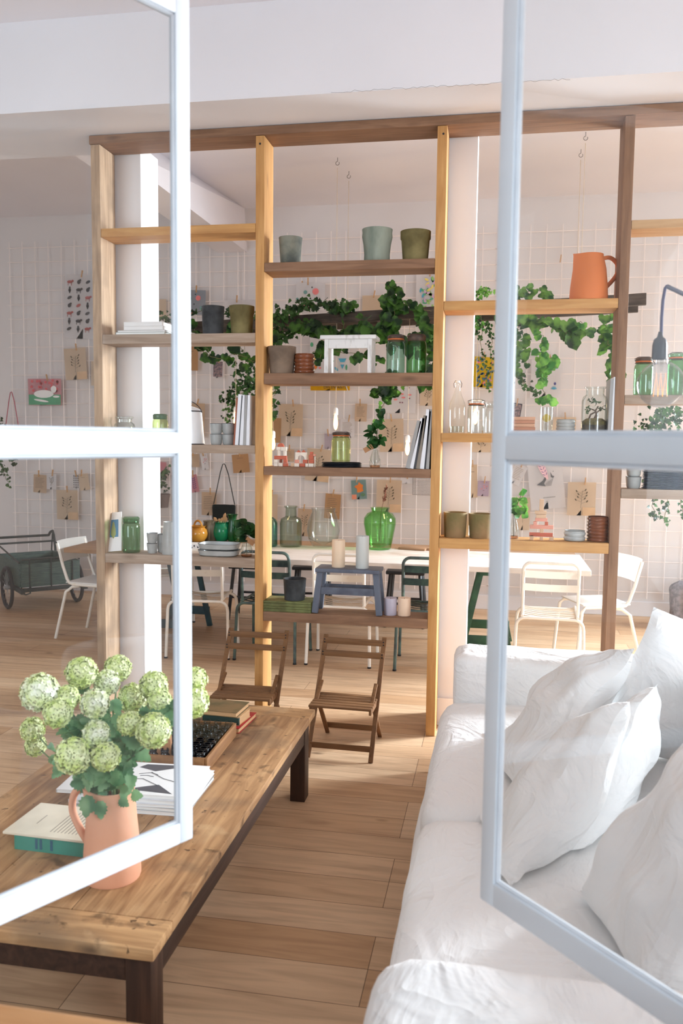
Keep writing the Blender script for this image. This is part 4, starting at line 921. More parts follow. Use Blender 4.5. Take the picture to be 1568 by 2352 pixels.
def txt(parent, s, loc, size, mat, name='lettering', rot=(pi/2, 0, 0), ext=.0003):
    cu = bpy.data.curves.new(name, 'FONT'); cu.body = s; cu.size = size; cu.extrude = ext
    to = bpy.data.objects.new(name, cu); C.objects.link(to)
    dg = bpy.context.evaluated_depsgraph_get(); me = bpy.data.meshes.new_from_object(to.evaluated_get(dg))
    bpy.data.objects.remove(to); me.materials.clear(); me.materials.append(mat)
    o = bpy.data.objects.new(name, me); C.objects.link(o); o.parent = parent; o.location = loc; o.rotation_euler = rot; return o
PAP = [(147, 633, 236, 778, 2, 'white', 'animals', 'white poster with rows of small dark animal and people figures', 'poster of animal figures'),
 (148, 800, 199, 872, -3, 'cream', 'herb', 'cream herbarium sheet below the animal poster', 'herbarium sheet below the animal poster'),
 (209, 830, 245, 886, 2, 'cream', 'line', 'cream sheet mostly hidden by the left post', 'sheet behind the left post'),
 (65, 870, 142, 931, 0, (232, 176, 182), 'cat', 'pink and green print of a reclining white animal', 'pink and green animal print'),
 (77, 1090, 108, 1132, 4, 'beige', 'text', 'small yellowed book page pinned beside a floral card', 'small yellowed book page'),
 (107, 1088, 130, 1124, 2, 'white', 'herb2', 'small white floral card right of the yellowed page', 'small white floral card'),
 (168, 1090, 183, 1122, 0, 'white', 'pattern', 'narrow black and white patterned card', 'black patterned card'),
 (181, 1088, 205, 1126, -8, 'cream', 'line', 'tilted cream card beside the black patterned card', 'tilted cream card'),
 (130, 1125, 180, 1194, 0, 'cream', 'herb', 'cream herbarium sheet with a dark seed head, left of left post', 'seed head herbarium sheet'),
 (420, 667, 472, 722, 2, (176, 182, 190), 'circles', 'blue-grey card with pink and teal dots', 'blue-grey dotted card'),
 (516, 690, 590, 740, 0, 'white', 'none', 'blank white sheet behind the olive pot', 'white sheet behind the olive pot'),
 (340, 688, 382, 734, 0, 'cream', 'none', 'cream sheet seen above the left flat books', 'sheet above the flat books'),
 (421, 795, 455, 851, 1, 'kraft', 'line', 'brown kraft sheet beside the left window stile above the pail', 'brown sheet above the pail'),
 (488, 828, 513, 868, 2, 'white', 'photo', 'small dark photograph with white border under the ivy', 'dark photograph'),
 (425, 926, 470, 1004, 2, 'beige', 'none', 'beige sheet behind the enamel pail', 'sheet behind the pail'),
 (680, 650, 746, 712, 1, 'white', 'circles', 'white card with grey circle above the middle ivy', 'card with grey circle'),
 (832, 679, 889, 745, 0, 'cream', 'none', 'blank cream sheet above the hanging ladder', 'blank sheet above the ladder'),
 (956, 630, 1004, 762, 0, 'white', 'floral', 'colourful print of green leaves and lilac flowers beside the post', 'leaf and lilac print'),
 (712, 765, 802, 872, 0, 'white', 'season', 'white seasonal fruit poster behind the white stool', 'seasonal fruit poster'),
 (713, 874, 803, 897, 0, (232, 182, 20), 'banner', 'yellow banner strip hanging under the white stool shelf', 'yellow banner strip'),
 (640, 928, 695, 1002, 1, 'cream', 'herb', 'cream herbarium sheet with bushy dried sprig right of middle left post', 'bushy sprig herbarium sheet'),
 (620, 960, 645, 1017, 2, 'kraft', 'none', 'brown sheet tucked behind the bushy sprig sheet', 'brown sheet behind the sprig'),
 (815, 927, 842, 968, 2, 'beige', 'text', 'small printed beige label card right of the hanging bulb', 'printed label card'),
 (782, 963, 814, 1003, 1, 'white', 'text', 'faint cream printed page above the yellow-green jar', 'faint printed page'),
 (745, 996, 763, 1031, 0, (206, 194, 204), 'none', 'small lilac-grey card left of the yellow-green jar', 'lilac-grey card'),
 (884, 884, 954, 949, 1, 'white', 'pinkmarks', 'white sheet with small pink and plum pictures', 'sheet with pink pictures'),
 (965, 884, 1000, 932, 1, 'cream', 'herb2', 'cream sheet at top right beside the middle right post', 'cream sheet by the post'),
 (872, 962, 926, 1038, -2, 'cream', 'herb', 'cream herbarium sheet behind the mint cutting', 'sheet behind the mint cutting'),
 (703, 1031, 757, 1106, 5, 'cream', 'herb', 'tilted herbarium sheet behind the middle shelf board', 'tilted herbarium sheet'),
 (655, 1032, 675, 1060, 3, 'beige', 'text', 'small beige card behind the toy castle', 'card behind the toy castle'),
 (807, 1102, 841, 1147, -4, (150, 178, 176), 'map', 'blue-green map card with orange country shape', 'map card'),
 (865, 1102, 921, 1177, 1, 'cream', 'herb', 'cream herbarium sheet behind the dry twig of the green vase', 'sheet behind the dry twig'),
 (920, 1094, 948, 1111, 1, 'white', 'line', 'small white card with dark square by the wire tray', 'card by the wire tray'),
 (746, 1134, 781, 1192, 4, 'kraft', 'text', 'tan page above the round clear vase', 'tan page above the clear vase'),
 (683, 1168, 716, 1232, 3, 'beige', 'herb2', 'beige sheet between the two clear glass vessels', 'sheet between clear vessels'),
 (612, 1135, 637, 1206, 0, 'cream', 'none', 'cream sheet beside the middle left post above the teal bottle', 'sheet above the teal bottle'),
 (534, 1043, 572, 1086, -5, 'kraft', 'line', 'brown kraft sheet hanging under the tumbler shelf', 'brown sheet under the tumblers'),
 (462, 1042, 478, 1079, -8, 'white', 'pinkmarks', 'narrow white card with red and purple flowers', 'narrow flower card'),
 (425, 1042, 458, 1073, 0, 'beige', 'none', 'beige sheet next to the left stile below the pail shelf', 'beige sheet below the pail shelf'),
 (437, 1090, 455, 1131, -10, (226, 170, 178), 'feather', 'small pink feather card left of the black bag', 'small feather card'),
 (463, 1130, 497, 1184, 1, 'beige', 'text', 'brownish page behind the black bag', 'page behind the black bag'),
 (343, 1060, 382, 1100, 3, (224, 150, 160), 'none', 'pink card above the dark potted ivy', 'pink card above the dark ivy'),
 (1088, 820, 1134, 890, 4, (232, 200, 50), 'yellowleaf', 'yellow print with dark blue leaves near the right stile', 'yellow leaf print'),
 (1220, 826, 1287, 914, 1, 'white', 'blueflowers', 'white print with blue flowers behind the hanging vine', 'blue flower print'),
 (1083, 1000, 1126, 1039, 0, 'cream', 'herb2', 'cream sheet just below the clear jars board', 'sheet below the clear jars'),
 (1076, 1067, 1095, 1143, -2, 'cream', 'line', 'narrow cream sheet right of the white column', 'narrow sheet by the column'),
 (1097, 1104, 1122, 1140, 2, (206, 190, 206), 'pinkmarks', 'lilac floral card above the tan pot', 'lilac floral card'),
 (1174, 1066, 1202, 1113, 24, 'white', 'text', 'tilted newspaper clipping above the pothos cutting', 'tilted newspaper clipping'),
 (1216, 1052, 1292, 1170, -7, 'white', 'wolf', 'large white poster with an ink drawing of an animal head', 'ink drawing poster'),
 (1187, 1143, 1215, 1218, 0, 'cream', 'herb2', 'cream sheet behind the pothos cutting', 'sheet behind the pothos'),
 (1304, 1107, 1366, 1185, 0, 'cream', 'herb', 'cream herbarium sheet left of the right post', 'herbarium sheet by the right post'),
 (1172, 926, 1196, 962, 8, (92, 92, 104), 'photo', 'small dark photo above the flat wooden blocks', 'dark photo above the blocks'),
 (1270, 958, 1321, 1000, 0, 'cream', 'none', 'cream sheet behind the grey bowls', 'sheet behind the grey bowls'),
 (1256, 1300, 1334, 1326, 0, 'cream', 'none', 'cream sheet low on the wall behind the right chair', 'low sheet behind the right chair'),
 (686, 1284, 712, 1300, 0, 'cream', 'none', 'cream sheet low on the wall under the long table edge', 'low sheet under the table edge')]
for i, p in enumerate(PAP): paper(*p, dy=.004*(i % 4))
# feather print on top of the wolf poster
o = thing('feather_cutout', at(1243, 1072, 8.2), 'pink paper feather with purple barbs over the ink drawing poster', 'paper feather', rot=(0, R_(38-90+12), 0))
mb = MB(); w = .03; mb.prism([(w*sin(pi*i/12)**.8, -.14+.26*i/12) for i in range(13)]+[(-w*1.0*sin(pi*i/12)**.8, -.14+.26*i/12) for i in range(11, 0, -1)], -.001, 0); mb.build('feather', pbr('feather_pink', (232, 190, 196), .8), o)
q = MB()
for i in range(6):
    z = .07-i*.03
    for s in (-1, 1): disc(q, s*.013, z, .003, .014, -.0016, 8, rot=-s*.7)
q.build('purple_barbs', M_navyp, o); o.rotation_euler = (0, R_(-28), 0)
# loose pegs
for (px, py, lb) in ((1287, 595, 'loose wooden clothespin left of the orange pitcher'), (693, 655, 'loose wooden clothespin above the middle ivy')):
    pg = thing('clothespin', at(px, py, 8.23), lb, 'clothespin', 'clothespins on the wire grid', rot=(0, R_(6), 0))
    MB().bar((0, -.003, -.03), (0, -.006, .04), .009, .0045).build('front_half', M_peg, pg); MB().bar((0, .004, -.03), (0, .007, .04), .009, .0045).build('back_half', M_peg, pg)
# wire tray on the grid, by the post
a = at(948, 1095, 8.18); b_ = at(992, 1137, 8.18)
o = thing('wire_tray', ((a.x+b_.x)/2, 8.18, b_.z), 'small dark fine-wire tray hooked on the grid beside the post', 'wire tray')
mb = MB(); w = (b_.x-a.x)/2; h = a.z-b_.z
for i in range(15): mb.tube([(-w+2*w*i/14, 0, 0), (-w+2*w*i/14, 0, h)], .0011, 4)
for i in range(13): mb.tube([(-w, 0, h*i/12), (w, 0, h*i/12)], .0011, 4)
mb.build('mesh_panel', pbr('grey_wire', (110, 104, 104), .5, 0.6), o)
MB().tube([(-w, 0, 0), (w, 0, 0), (w, 0, h), (-w, 0, h)], .003, 6, closed=True).build('rim_wire', pbr('grey_wire', (110, 104, 104), .5), o)
# bags
def bag(x0, x1, ytop, ystrap, ybot, mat, label, Y=8.19):
    a = at(x0, ytop, Y); b_ = at(x1, ybot, Y); w = (b_.x-a.x)/2; h = a.z-b_.z; sh_ = at(x0, ystrap, Y).z-b_.z
    o = thing('shoulder_bag', ((a.x+b_.x)/2, Y, b_.z), label, 'bag')
    MB().soft((-w, -.02, 0), (w, .02, h), .012, 8, .003, 20).build('body', mat, o)
    MB().tube([(-w*.9, 0, h), (-w*.3, 0, h+(sh_-h)*.8), (-w*.1, 0, sh_*.99), (.0, .01, sh_), (w*.12, 0, sh_*.98), (w*.4, 0, h+(sh_-h)*.75), (w*.95, 0, h)], .005, 6).build('strap', mat, o)
bag(488, 540, 1158, 1065, 1196, pbr('black_felt', (24, 30, 28), .9), 'small black bag hanging by its long strap on the grid')
bag(11, 45, 982, 900, 1030, pbr('pink_felt', (176, 92, 106), .9), 'pink bag hanging by its strap at the far left of the grid')

# ------------------------------------------------------------------ hanging ladder with ivy and bulbs
def railp(X_, back=0): # centre line of the hanging ladder rails
    t = (X_+1.324)/(.596+1.324); return Vector((X_, 6.967-.297*t+(.36 if back else 0), 2.645+.022*(X_+1.3)))
lad = thing('hanging_ladder', railp(-.9), 'weathered wooden ladder hung level from the ceiling as a plant rack', 'ladder')
M_lad = wood('ladder_wood', (96, 84, 74), (62, 54, 48), (36, 30, 28), 'X', .8)
def ins(mb, o=lad): bmesh.ops.translate(mb.bm, verts=mb.bm.verts, vec=-o.location); return mb
for bk in (0, 1): ins(MB().bar(railp(-2.75, bk), railp(1.06, bk), .05, .085, .006, up=(0, 0, 1))).build('rail', M_lad, lad)
for i in range(12):
    x = -2.6+i*.32; ins(MB().tube([railp(x)+Vector((0, -.01, 0)), railp(x, 1)+Vector((0, .01, 0))], .016, 8)).build('rung', M_lad, lad)
for (x, y), X_ in (((775, 362), -1.324), ((801, 393), -1.292), ((1345, 303), .596), ((1334, 343), .598)):
    h_ = atz(x, y, ZC); bk = h_.y > 7.0
    ins(MB().tube([h_+Vector((0, 0, -.08)), railp(X_, bk)+Vector((0, 0, .04))], .0022, 5)).build('hanging_cord', M_cord, lad)
    hk = MB().tube([(0, 0, 0), (0, 0, -.03)]+[Vector((.015*sin(a), 0, -.045-.015*cos(a)+0)) for a in [pi+2*pi*.85*i/10 for i in range(11)]], .002, 5); bmesh.ops.translate(hk.bm, verts=hk.bm.verts, vec=h_-lad.location); hk.build('ceiling_hook', M_black, lad)
# pendants
bulb_g = pbr('lit_filament_glass', (255, 214, 150), .3, emit=(255, 178, 92), es=9)
def pendant(px, ps, pe, pb, Y, label, r=.018):
    Y = railp(at(px, ps, Y).x).y; s = at(px, ps, Y); e = at(px, pe, Y); b__ = at(px, pb, Y)
    o = thing('pendant_bulb', s, label, 'pendant lamp', 'lit pendant bulbs below the ladder')
    top = railp(s.x).z-.03 - s.z
    MB().tube([(0, 0, .0), (.002, 0, top*.5), (0, 0, top)], .0022, 5).build('cord', M_cord, o)
    hs2 = e.z-s.z; hb = b__.z-s.z
    MB().lathe([(.0001, .004), (.012, 0), (.019, -.012), (.02, hs2), (.0001, hs2)], 20).build('socket', M_sock, o)
    L = hs2-hb
    MB().lathe([(.011, hs2), (.014, hs2-L*.15), (r, hs2-L*.45), (r, hs2-L*.65), (r*.7, hs2-L*.88), (.0001, hb)], 20).build('bulb', bulb_g, o)
    ld = bpy.data.lights.new('bulb_light', 'POINT'); ld.energy = 3.2; ld.color = (1, .68, .38); ld.shadow_soft_size = .03
    lo = bpy.data.objects.new('bulb_light', ld); C.objects.link(lo); lo.parent = o; lo.location = (0, -.035, hb*.8)
pendant(771, 937, 953, 988, 6.93, 'lit pendant bulb above the yellow-green jar')
pendant(936, 1000, 1016, 1046, 6.83, 'lit pendant bulb beside the leaning magazines')
pendant(627, 990, 1006, 1034, 6.95, 'lit pendant bulb just right of the middle left post')
pendant(541, 934, 957, 976, 6.99, 'lit pendant bulb beside the magazines on the left')
pendant(1092, 925, 945, 975, 6.7, 'lit pendant bulb behind the clear clip jar')
# ivy strands
def strand_pts(px, Y, n=14):
    P_ = [at(x, y, Y) for x, y in px]; out = []
    for i in range(len(P_)-1):
        p0 = P_[max(i-1, 0)]; p1 = P_[i]; p2 = P_[i+1]; p3 = P_[min(i+2, len(P_)-1)]
        for j in range(n):
            t = j/n; out.append(.5*((2*p1)+(-p0+p2)*t+(2*p0-5*p1+4*p2-p3)*t*t+(-p0+3*p1-3*p2+p3)*t**3))
    out.append(P_[-1]); return out
def plant(label, strands, name='trailing_ivy', cat='plant', group='trailing plants on and under the ladder', seed=1):
    """strands: (pixel path, Y, leaves, leaf size, spread, outline, material)"""
    random.seed(seed); base = at(*strands[0][0][0], strands[0][1])
    o = thing(name, base, label, cat, group); byM = {}
    st = MB()
    for px, Y, n, L, spread, out, mt in strands:
        n = int(n*1.05); spread *= .72
        P_ = [p-base for p in strand_pts(px, Y)]
        P2 = [p+rv(.012) for p in P_[::3]]+[P_[-1]]
        st.tube(P2, .0025, 5)
        mb = byM.setdefault(mt.name, (MB(), mt))[0]
        for i in range(n):
            t = random.random()*(len(P_)-1); a = P_[int(t)]; c = a+Vector((random.gauss(0, spread), random.gauss(0, spread*.8), random.gauss(0, spread*.7)))
            d = Vector((random.uniform(-.8, .8), random.uniform(-.5, .2), random.uniform(-1, .15))); nr = Vector((random.uniform(-.6, .6), -1, random.uniform(-.3, .9)))
            leaf_lobed(mb.bm, c, d, nr, L*random.uniform(.6, 1.15)*(.66 if out is VINE else .6), out)
    st.build('vine_stem', M_stem, o)
    for mb, mt in byM.values(): mb.build('foliage', mt, o)
    return o
A, B_ = IVY, VINE
iv, vn, br_ = M_ivy, M_vine, M_bright
plant('ivy trailing along the left of the ladder above the grey pot', [([(345, 735), (400, 722), (470, 715), (530, 715), (585, 722)], 6.98, 90, .07, .05, A, iv), ([(350, 750), (450, 765), (580, 765)], 7.1, 60, .08, .05, A, iv)], seed=11)
plant('broad-leaved vine hanging below the upper left shelf', [([(440, 738), (455, 780), (480, 805), (490, 820)], 7.05, 12, .12, .04, B_, vn), ([(455, 800), (500, 825), (530, 815), (560, 820), (583, 830)], 6.9, 9, .10, .03, B_, vn), ([(535, 738), (545, 780), (560, 810), (570, 840)], 7.05, 16, .12, .05, B_, vn)], seed=12)
plant('dense small-leaved ivy cascading beside the upright magazines', [([(560, 742), (562, 800), (560, 850)], 7.4, 2, .06, .02, A, iv), ([(560, 850), (575, 880), (600, 900)], 7.4, 150, .07, .09, A, iv), ([(560, 880), (530, 900), (515, 920)], 7.4, 60, .06, .04, A, iv), ([(570, 890), (530, 930), (520, 965)], 7.35, 60, .055, .035, A, iv), ([(545, 900), (535, 940), (520, 985)], 7.4, 30, .05, .03, A, iv), ([(585, 900), (600, 960), (590, 1000)], 7.4, 120, .06, .08, A, iv)], seed=13)
plant('thick small-leaved ivy heaped on the ladder in the middle', [([(628, 735), (680, 705), (740, 700), (800, 712)], 6.93, 230, .075, .06, A, iv), ([(628, 770), (660, 765), (700, 750)], 6.93, 90, .07, .05, A, iv), ([(760, 705), (800, 705), (822, 700)], 6.9, 10, .11, .02, B_, vn)], seed=14)
plant('broad-leaved vine hanging under the middle of the ladder', [([(628, 760), (640, 790), (650, 830), (640, 850)], 6.9, 26, .11, .04, B_, vn), ([(690, 745), (740, 760), (800, 765), (860, 770)], 6.9, 60, .13, .045, B_, vn), ([(760, 770), (745, 800), (735, 830)], 6.85, 18, .13, .035, B_, vn), ([(645, 815), (700, 822), (740, 800)], 6.85, 5, .1, .01, B_, vn), ([(740, 800), (800, 810), (840, 818), (860, 835)], 6.85, 13, .11, .03, B_, vn), ([(830, 745), (880, 770), (930, 790), (985, 760)], 6.8, 50, .13, .06, B_, vn)], seed=15)
plant('tall vine twisting up and down beside the middle right post', [([(893, 655), (905, 700), (930, 700), (990, 715)], 6.75, 30, .11, .035, B_, vn), ([(905, 690), (900, 740), (880, 770)], 6.75, 22, .13, .05, B_, vn), ([(985, 740), (975, 800), (990, 850), (995, 890)], 6.8, 32, .13, .05, B_, vn), ([(900, 860), (880, 890), (895, 915)], 6.75, 24, .11, .045, B_, vn), ([(925, 880), (900, 900), (880, 930), (872, 960), (860, 975)], 6.75, 14, .075, .03, A, br_)], seed=16)
plant('thin ivy strand hanging just right of the middle left post', [([(634, 748), (630, 800), (632, 880), (625, 920), (630, 955)], 6.9, 22, .09, .03, A, iv)], seed=17)
plant('bushy plant with thin dark tendrils right of the white column', [([(1095, 680), (1110, 665), (1122, 672)], 6.7, 60, .045, .03, A, br_), ([(1100, 690), (1104, 760), (1110, 850)], 6.7, 60, .045, .022, A, iv), ([(1120, 740), (1128, 800), (1122, 900)], 6.7, 60, .045, .022, A, iv), ([(1095, 720), (1100, 745), (1110, 750)], 6.7, 30, .05, .03, A, br_)], seed=18)
plant('broad grape-leaved vine draped under the right end of the ladder', [([(1150, 725), (1190, 728), (1230, 735), (1290, 745), (1330, 765)], 6.6, 44, .12, .05, B_, M_vineb), ([(1190, 680), (1230, 665), (1275, 690)], 6.6, 16, .11, .035, B_, M_vineb), ([(1180, 740), (1190, 790), (1205, 840)], 6.6, 26, .11, .06, B_, M_vineb), ([(1200, 730), (1185, 780), (1180, 850), (1200, 880)], 6.62, 40, .06, .05, A, iv), ([(1240, 760), (1250, 800), (1245, 835)], 6.6, 12, .09, .04, B_, br_), ([(1290, 755), (1310, 775), (1325, 770)], 6.58, 7, .14, .02, B_, vn), ([(1310, 760), (1325, 745), (1342, 740)], 6.6, 5, .1, .015, B_, br_)], seed=19)
plant('light green round-leaved strand hanging before the blue flower print', [([(1262, 820), (1255, 850), (1245, 880), (1258, 925)], 6.65, 34, .10, .03, B_, br_)], seed=20)
plant('dark small ivy strand slanting beside the right window stile', [([(1165, 820), (1190, 860), (1210, 890), (1232, 905)], 6.7, 60, .05, .022, A, iv)], seed=21)
plant('vine strand hanging left of the right post', [([(1400, 718), (1390, 750), (1385, 770)], 6.6, 12, .12, .04, B_, M_vineb), ([(1390, 770), (1402, 800), (1412, 850), (1402, 895)], 6.6, 26, .12, .035, B_, M_vineb)], seed=22)
plant('dense dark ivy bush behind the round bulb at the right edge', [([(1612, 252), (1612, 600), (1605, 960), (1568, 960)], 6.3, 2, .05, .02, A, iv), ([(1500, 985), (1530, 955), (1568, 940)], 6.3, 200, .06, .09, A, iv), ([(1495, 1000), (1500, 1060), (1490, 1110)], 6.3, 60, .05, .04, A, iv)], seed=23, group='ivy beyond the right post')
plant('three short ivy strands under the blue plate shelf', [([(1630, 251), (1630, 600), (1612, 980), (1600, 1000)], 6.3, 2, .05, .02, A, iv), ([(1600, 1000), (1590, 1080), (1562, 1130)], 6.3, 20, .05, .02, A, iv), ([(1600, 1010), (1560, 1090), (1528, 1130)], 6.3, 10, .05, .02, A, iv), ([(1600, 1010), (1540, 1080), (1505, 1130)], 6.3, 10, .05, .02, A, iv), ([(1505, 1130), (1500, 1170), (1503, 1185)], 6.3, 24, .05, .02, A, iv), ([(1528, 1130), (1530, 1170), (1527, 1200)], 6.3, 26, .05, .02, A, iv), ([(1562, 1130), (1568, 1175), (1572, 1185)], 6.3, 28, .05, .02, A, iv)], seed=24, group='ivy beyond the right post')
plant('ivy hanging at the far left picture edge below the rail', [([(-5, 965), (2, 990), (8, 1000)], 7.9, 30, .07, .04, A, iv), ([(0, 1060), (12, 1090), (18, 1118)], 7.9, 22, .07, .03, A, iv), ([(28, 1050), (32, 1070)], 7.9, 10, .08, .02, A, iv)], seed=25, group='ivy on the left')
pp = plant('dark ivy spilling from a brown pot behind the left stile', [([(378, 1085), (355, 1105), (345, 1150), (347, 1195)], 8.0, 150, .055, .04, A, iv), ([(385, 1080), (365, 1100), (380, 1120)], 8.0, 60, .055, .04, A, iv)], seed=26, group='ivy on the left')
c_ = at(372, 1150, 8.16)-pp.location
MB().lathe([(.06, -.07), (.085, .07), (.08, .07), (.055, -.06)], 24, Matrix.Translation(c_)).build('pot', pbr('brown_plastic_pot', (92, 74, 66), .6), pp)
MB().tube([c_+Vector((0, .08, .06)), c_+Vector((0, .10, .07)), c_+Vector((0, .104, .09))], .003, 6).build('hook', M_magg, pp)
random.seed(3)

# ------------------------------------------------------------------ long work table
M_wt = wood('whitewashed_table', (234, 226, 220), (216, 204, 194), (150, 124, 104), 'X', .6, knots=.3, dirt=(188, 168, 148))
M_wte = wood('table_edge_wood', (176, 140, 108), (146, 112, 84), (90, 66, 48), 'X', .7)
wt = thing('work_table', (-1.37, 6.6, 0), 'very long whitewashed plank table on green trestles', 'table')
def insw(mb): bmesh.ops.translate(mb.bm, verts=mb.bm.verts, vec=-wt.location); return mb
TZ = .75
insw(MB().box((-2.35, 6.08, TZ-.04), (.685, 6.93, TZ), .004)).build('tabletop', M_wt, wt)
insw(MB().box((-3.43, 6.30, TZ-.045), (-2.352, 6.95, TZ-.006), .006)).build('end_leaf', M_wte, wt)
insw(MB().box((-3.3, 6.935, TZ-.04), (.66, 7.28, TZ-.005), .004)).build('back_plank', M_wte, wt)
for x0 in (-.035, -2.62):
    mt = pbr('green_painted_wood', (52, 96, 70), .6, col2=(40, 76, 60), scale=10) if x0 > -1 else pbr('petrol_painted_wood', (48, 78, 84), .6, col2=(36, 58, 66), scale=10)
    tr = MB()
    for y in (6.42, 7.0):
        for s in (-1, 1): tr.bar((x0+s*.04, y, TZ-.05), (x0+s*.19, y, 0), .045, .03, .003, up=(0, 1, 0))
        tr.box((x0-.185, y-.014, .1), (x0+.185, y+.014, .17), .003)
    tr.box((x0-.05, 6.3, TZ-.1), (x0+.05, 7.1, TZ-.041), .004)
    insw(tr).build('trestle', mt, wt)

def vessel(x0, x1, ytop, ybot, prof, gm, label, name='glass_vase', cat='vase', group='glass vessels on the long table', n=36):
    l, r, h = stand(x0, x1, ytop, ybot, TZ); o = thing(name, l, label, cat, group)
    mb = MB().lathe([(a*r, z*h) for a, z in prof], n); mb.build('body', gm, o); return o, r, h
bot = [(.85, 0), (.98, .02), (1, .08), (1, .58), (.9, .69), (.52, .74), (.48, .94), (.6, .97), (.6, 1), (.5, .99), (.44, .93), (.46, .75), (.86, .68), (.96, .57), (.96, .05), (.0001, .03)]
vessel(642, 693, 1160, 1258, bot, glass('smoky_green_glass', (206, 216, 204), 2.6), 'smoky green short-necked glass bottle on the long table')
vessel(600, 637, 1186, 1257, [(.85, 0), (1, .04), (1, .8), (.8, .93), (.5, .98), (.45, 1), (.9, .8), (.95, .05), (.0001, .03)], glass('teal_glass', (150, 200, 196), 2.4), 'teal glass bottle half hidden by the middle left post')
vessel(704, 780, 1164, 1260, [(.55, 0), (.66, .02), (.9, .2), (1, .42), (.96, .62), (.76, .84), (.68, .92), (.72, .98), (.76, 1), (.69, .98), (.65, .91), (.73, .83), (.97, .42), (.87, .2), (.0001, .03)], g_clear, 'round bulging clear glass vase on the long table')
o, r, h = vessel(834, 908, 1163, 1266, [(.62, 0), (.7, .02), (.78, .15), (1, .62), (.98, .75), (.8, .86), (.52, .91), (.55, .97), (.6, 1), (.52, .99), (.48, .91), (.94, .74), (.96, .62), (.72, .12), (.0001, .03)], glass('vivid_green_glass', (172, 230, 160), 1.9), 'vivid green broad-shouldered glass vase with a dry twig')
tw = MB(); tw.tube([(0, 0, h*.2), (.01, 0, h*.9), (.05, -.02, h*1.45)], .0022, 5)
for i in range(26): p = Vector((.028, -.01, h*1.15)).lerp(Vector((.055, -.02, h*1.5)), i/25)+rv(.008); leaf_oval(tw.bm, p, Vector((random.uniform(-.5, .7), 0, 1)), rv(1), .03, .006)
tw.build('dry_twig', pbr('dry_rust_leaf', (120, 70, 48), .8), o)
M_yj = pbr('yellow_glaze', (206, 150, 62), .15, col2=(176, 116, 40), scale=8)
o, r, h = vessel(432, 477, 1205, 1246, [(.6, 0), (.7, .03), (.95, .3), (1, .5), (.9, .75), (.68, .88), (.85, 1), (.78, .98), (.6, .88), (.0001, .8)], M_yj, 'round mustard yellow glazed jug with hoop handle', 'glazed_jug', 'jug', 'glazed jugs on the long table')
MB().tube([Vector((r*.42*cos(a), 0, h*.9+h*.42*sin(a))) for a in [pi*i/14 for i in range(15)]], .009, 8).build('handle', M_yj, o)
M_gj = pbr('emerald_glaze', (20, 134, 92), .12, col2=(14, 112, 76), scale=6)
o, r, h = vessel(488, 530, 1197, 1244, [(.6, 0), (.66, .03), (.95, .3), (1, .5), (.88, .78), (.72, .93), (.8, 1), (.74, .98), (.66, .92), (.0001, .85)], M_gj, 'emerald green glazed jug full of wooden spoons', 'glazed_jug', 'jug', 'glazed jugs on the long table')
MB().tube([(-r*.75, 0, h*.95), (-r*1.0, 0, h*.97), (-r*1.1, 0, h*.75), (-r*.9, -.01, h*.55)], .006, 7).build('handle', M_gj, o)
jl = Vector(o.location)
for i, (dx, dz, an) in enumerate(((-.045, .05, -35), (-.02, .035, -12), (.0, .04, 5), (.022, .07, 10), (.04, .045, 16))):
    s = thing('wooden_spoon', jl+Vector((dx*.7, .0, h*.9)), ['slim spoon leaning left', 'short round spoon', 'middle spoon', 'tallest pointed spoon', 'broad spoon at the right'][i]+' in the green jug', 'spoon', 'wooden spoons in the green jug', rot=(0, R_(an), 0))
    MB().tube([(0, 0, -.06), (0, 0, dz*.4)], .005, 6).build('handle', M_peg, s)
    MB().lathe([(.004, 0), (.016, dz*.45), (.014, dz*.8), (.0001, dz*1.1)], 14, Matrix.Translation((0, 0, dz*.35)), sy=.4).build('bowl', M_peg, s)
M_dg = pbr('dark_green_glaze', (24, 92, 48), .12, col2=(14, 62, 30), scale=6)
vessel(520, 547, 1180, 1244, [(.7, 0), (.9, .1), (1, .3), (.8, .6), (.62, .8), (.72, .93), (1, 1), (.9, .99), (.6, .85), (.0001, .6)], M_dg, 'tall dark green vase behind the emerald jug', 'glazed_jug', 'vase', 'glazed jugs on the long table')
vessel(534, 562, 1200, 1246, [(.75, 0), (1, .3), (.95, .6), (.6, .9), (.5, 1)], glass('bottle_green', (96, 150, 104), 2), 'green glass bottle behind the round-leaved plant', 'glass_bottle', 'bottle')
vessel(466, 502, 1194, 1243, [(.8, 0), (.95, .1), (.98, .7), (.9, .92), (1, 1), (.9, .98), (.0001, .85)], pbr('striped_stoneware', (120, 112, 92), .4, col2=(70, 66, 54), scale=10, stretch=(6, 6, .4)), 'dark striped stoneware crock between yellow and green jugs', 'stoneware_crock', 'crock')
# cutting board / secateurs
c = atz(955, 1262, TZ)
o = thing('cutting_board', (c.x, c.y, TZ), 'small brown wooden board lying at the right of the green vase', 'cutting board', rz=-.25)
MB().box((-.13, -.07, 0), (.1, .07, .018), .005).build('board', M_wte, o); MB().box((.09, -.025, 0), (.18, .025, .018), .006).build('handle', M_wte, o)
c = atz(447, 1262, TZ)
o = thing('patterned_box', (c.x, c.y+.05, TZ), 'low white box with dark leaf pattern behind the baking dishes', 'box')
MB().box((-.11, -.06, 0), (.11, .06, .045), .003).build('body', M_paper, o)
q = MB(); [disc(q, x, z, .006, .009, -.0605, 8, rot=x*20) for x, z in ((-.05, .03), (-.03, .027), (-.02, .015), (-.04, .012), (.0, .03), (.03, .02))]; q.build('leaf_pattern', M_ink, o)

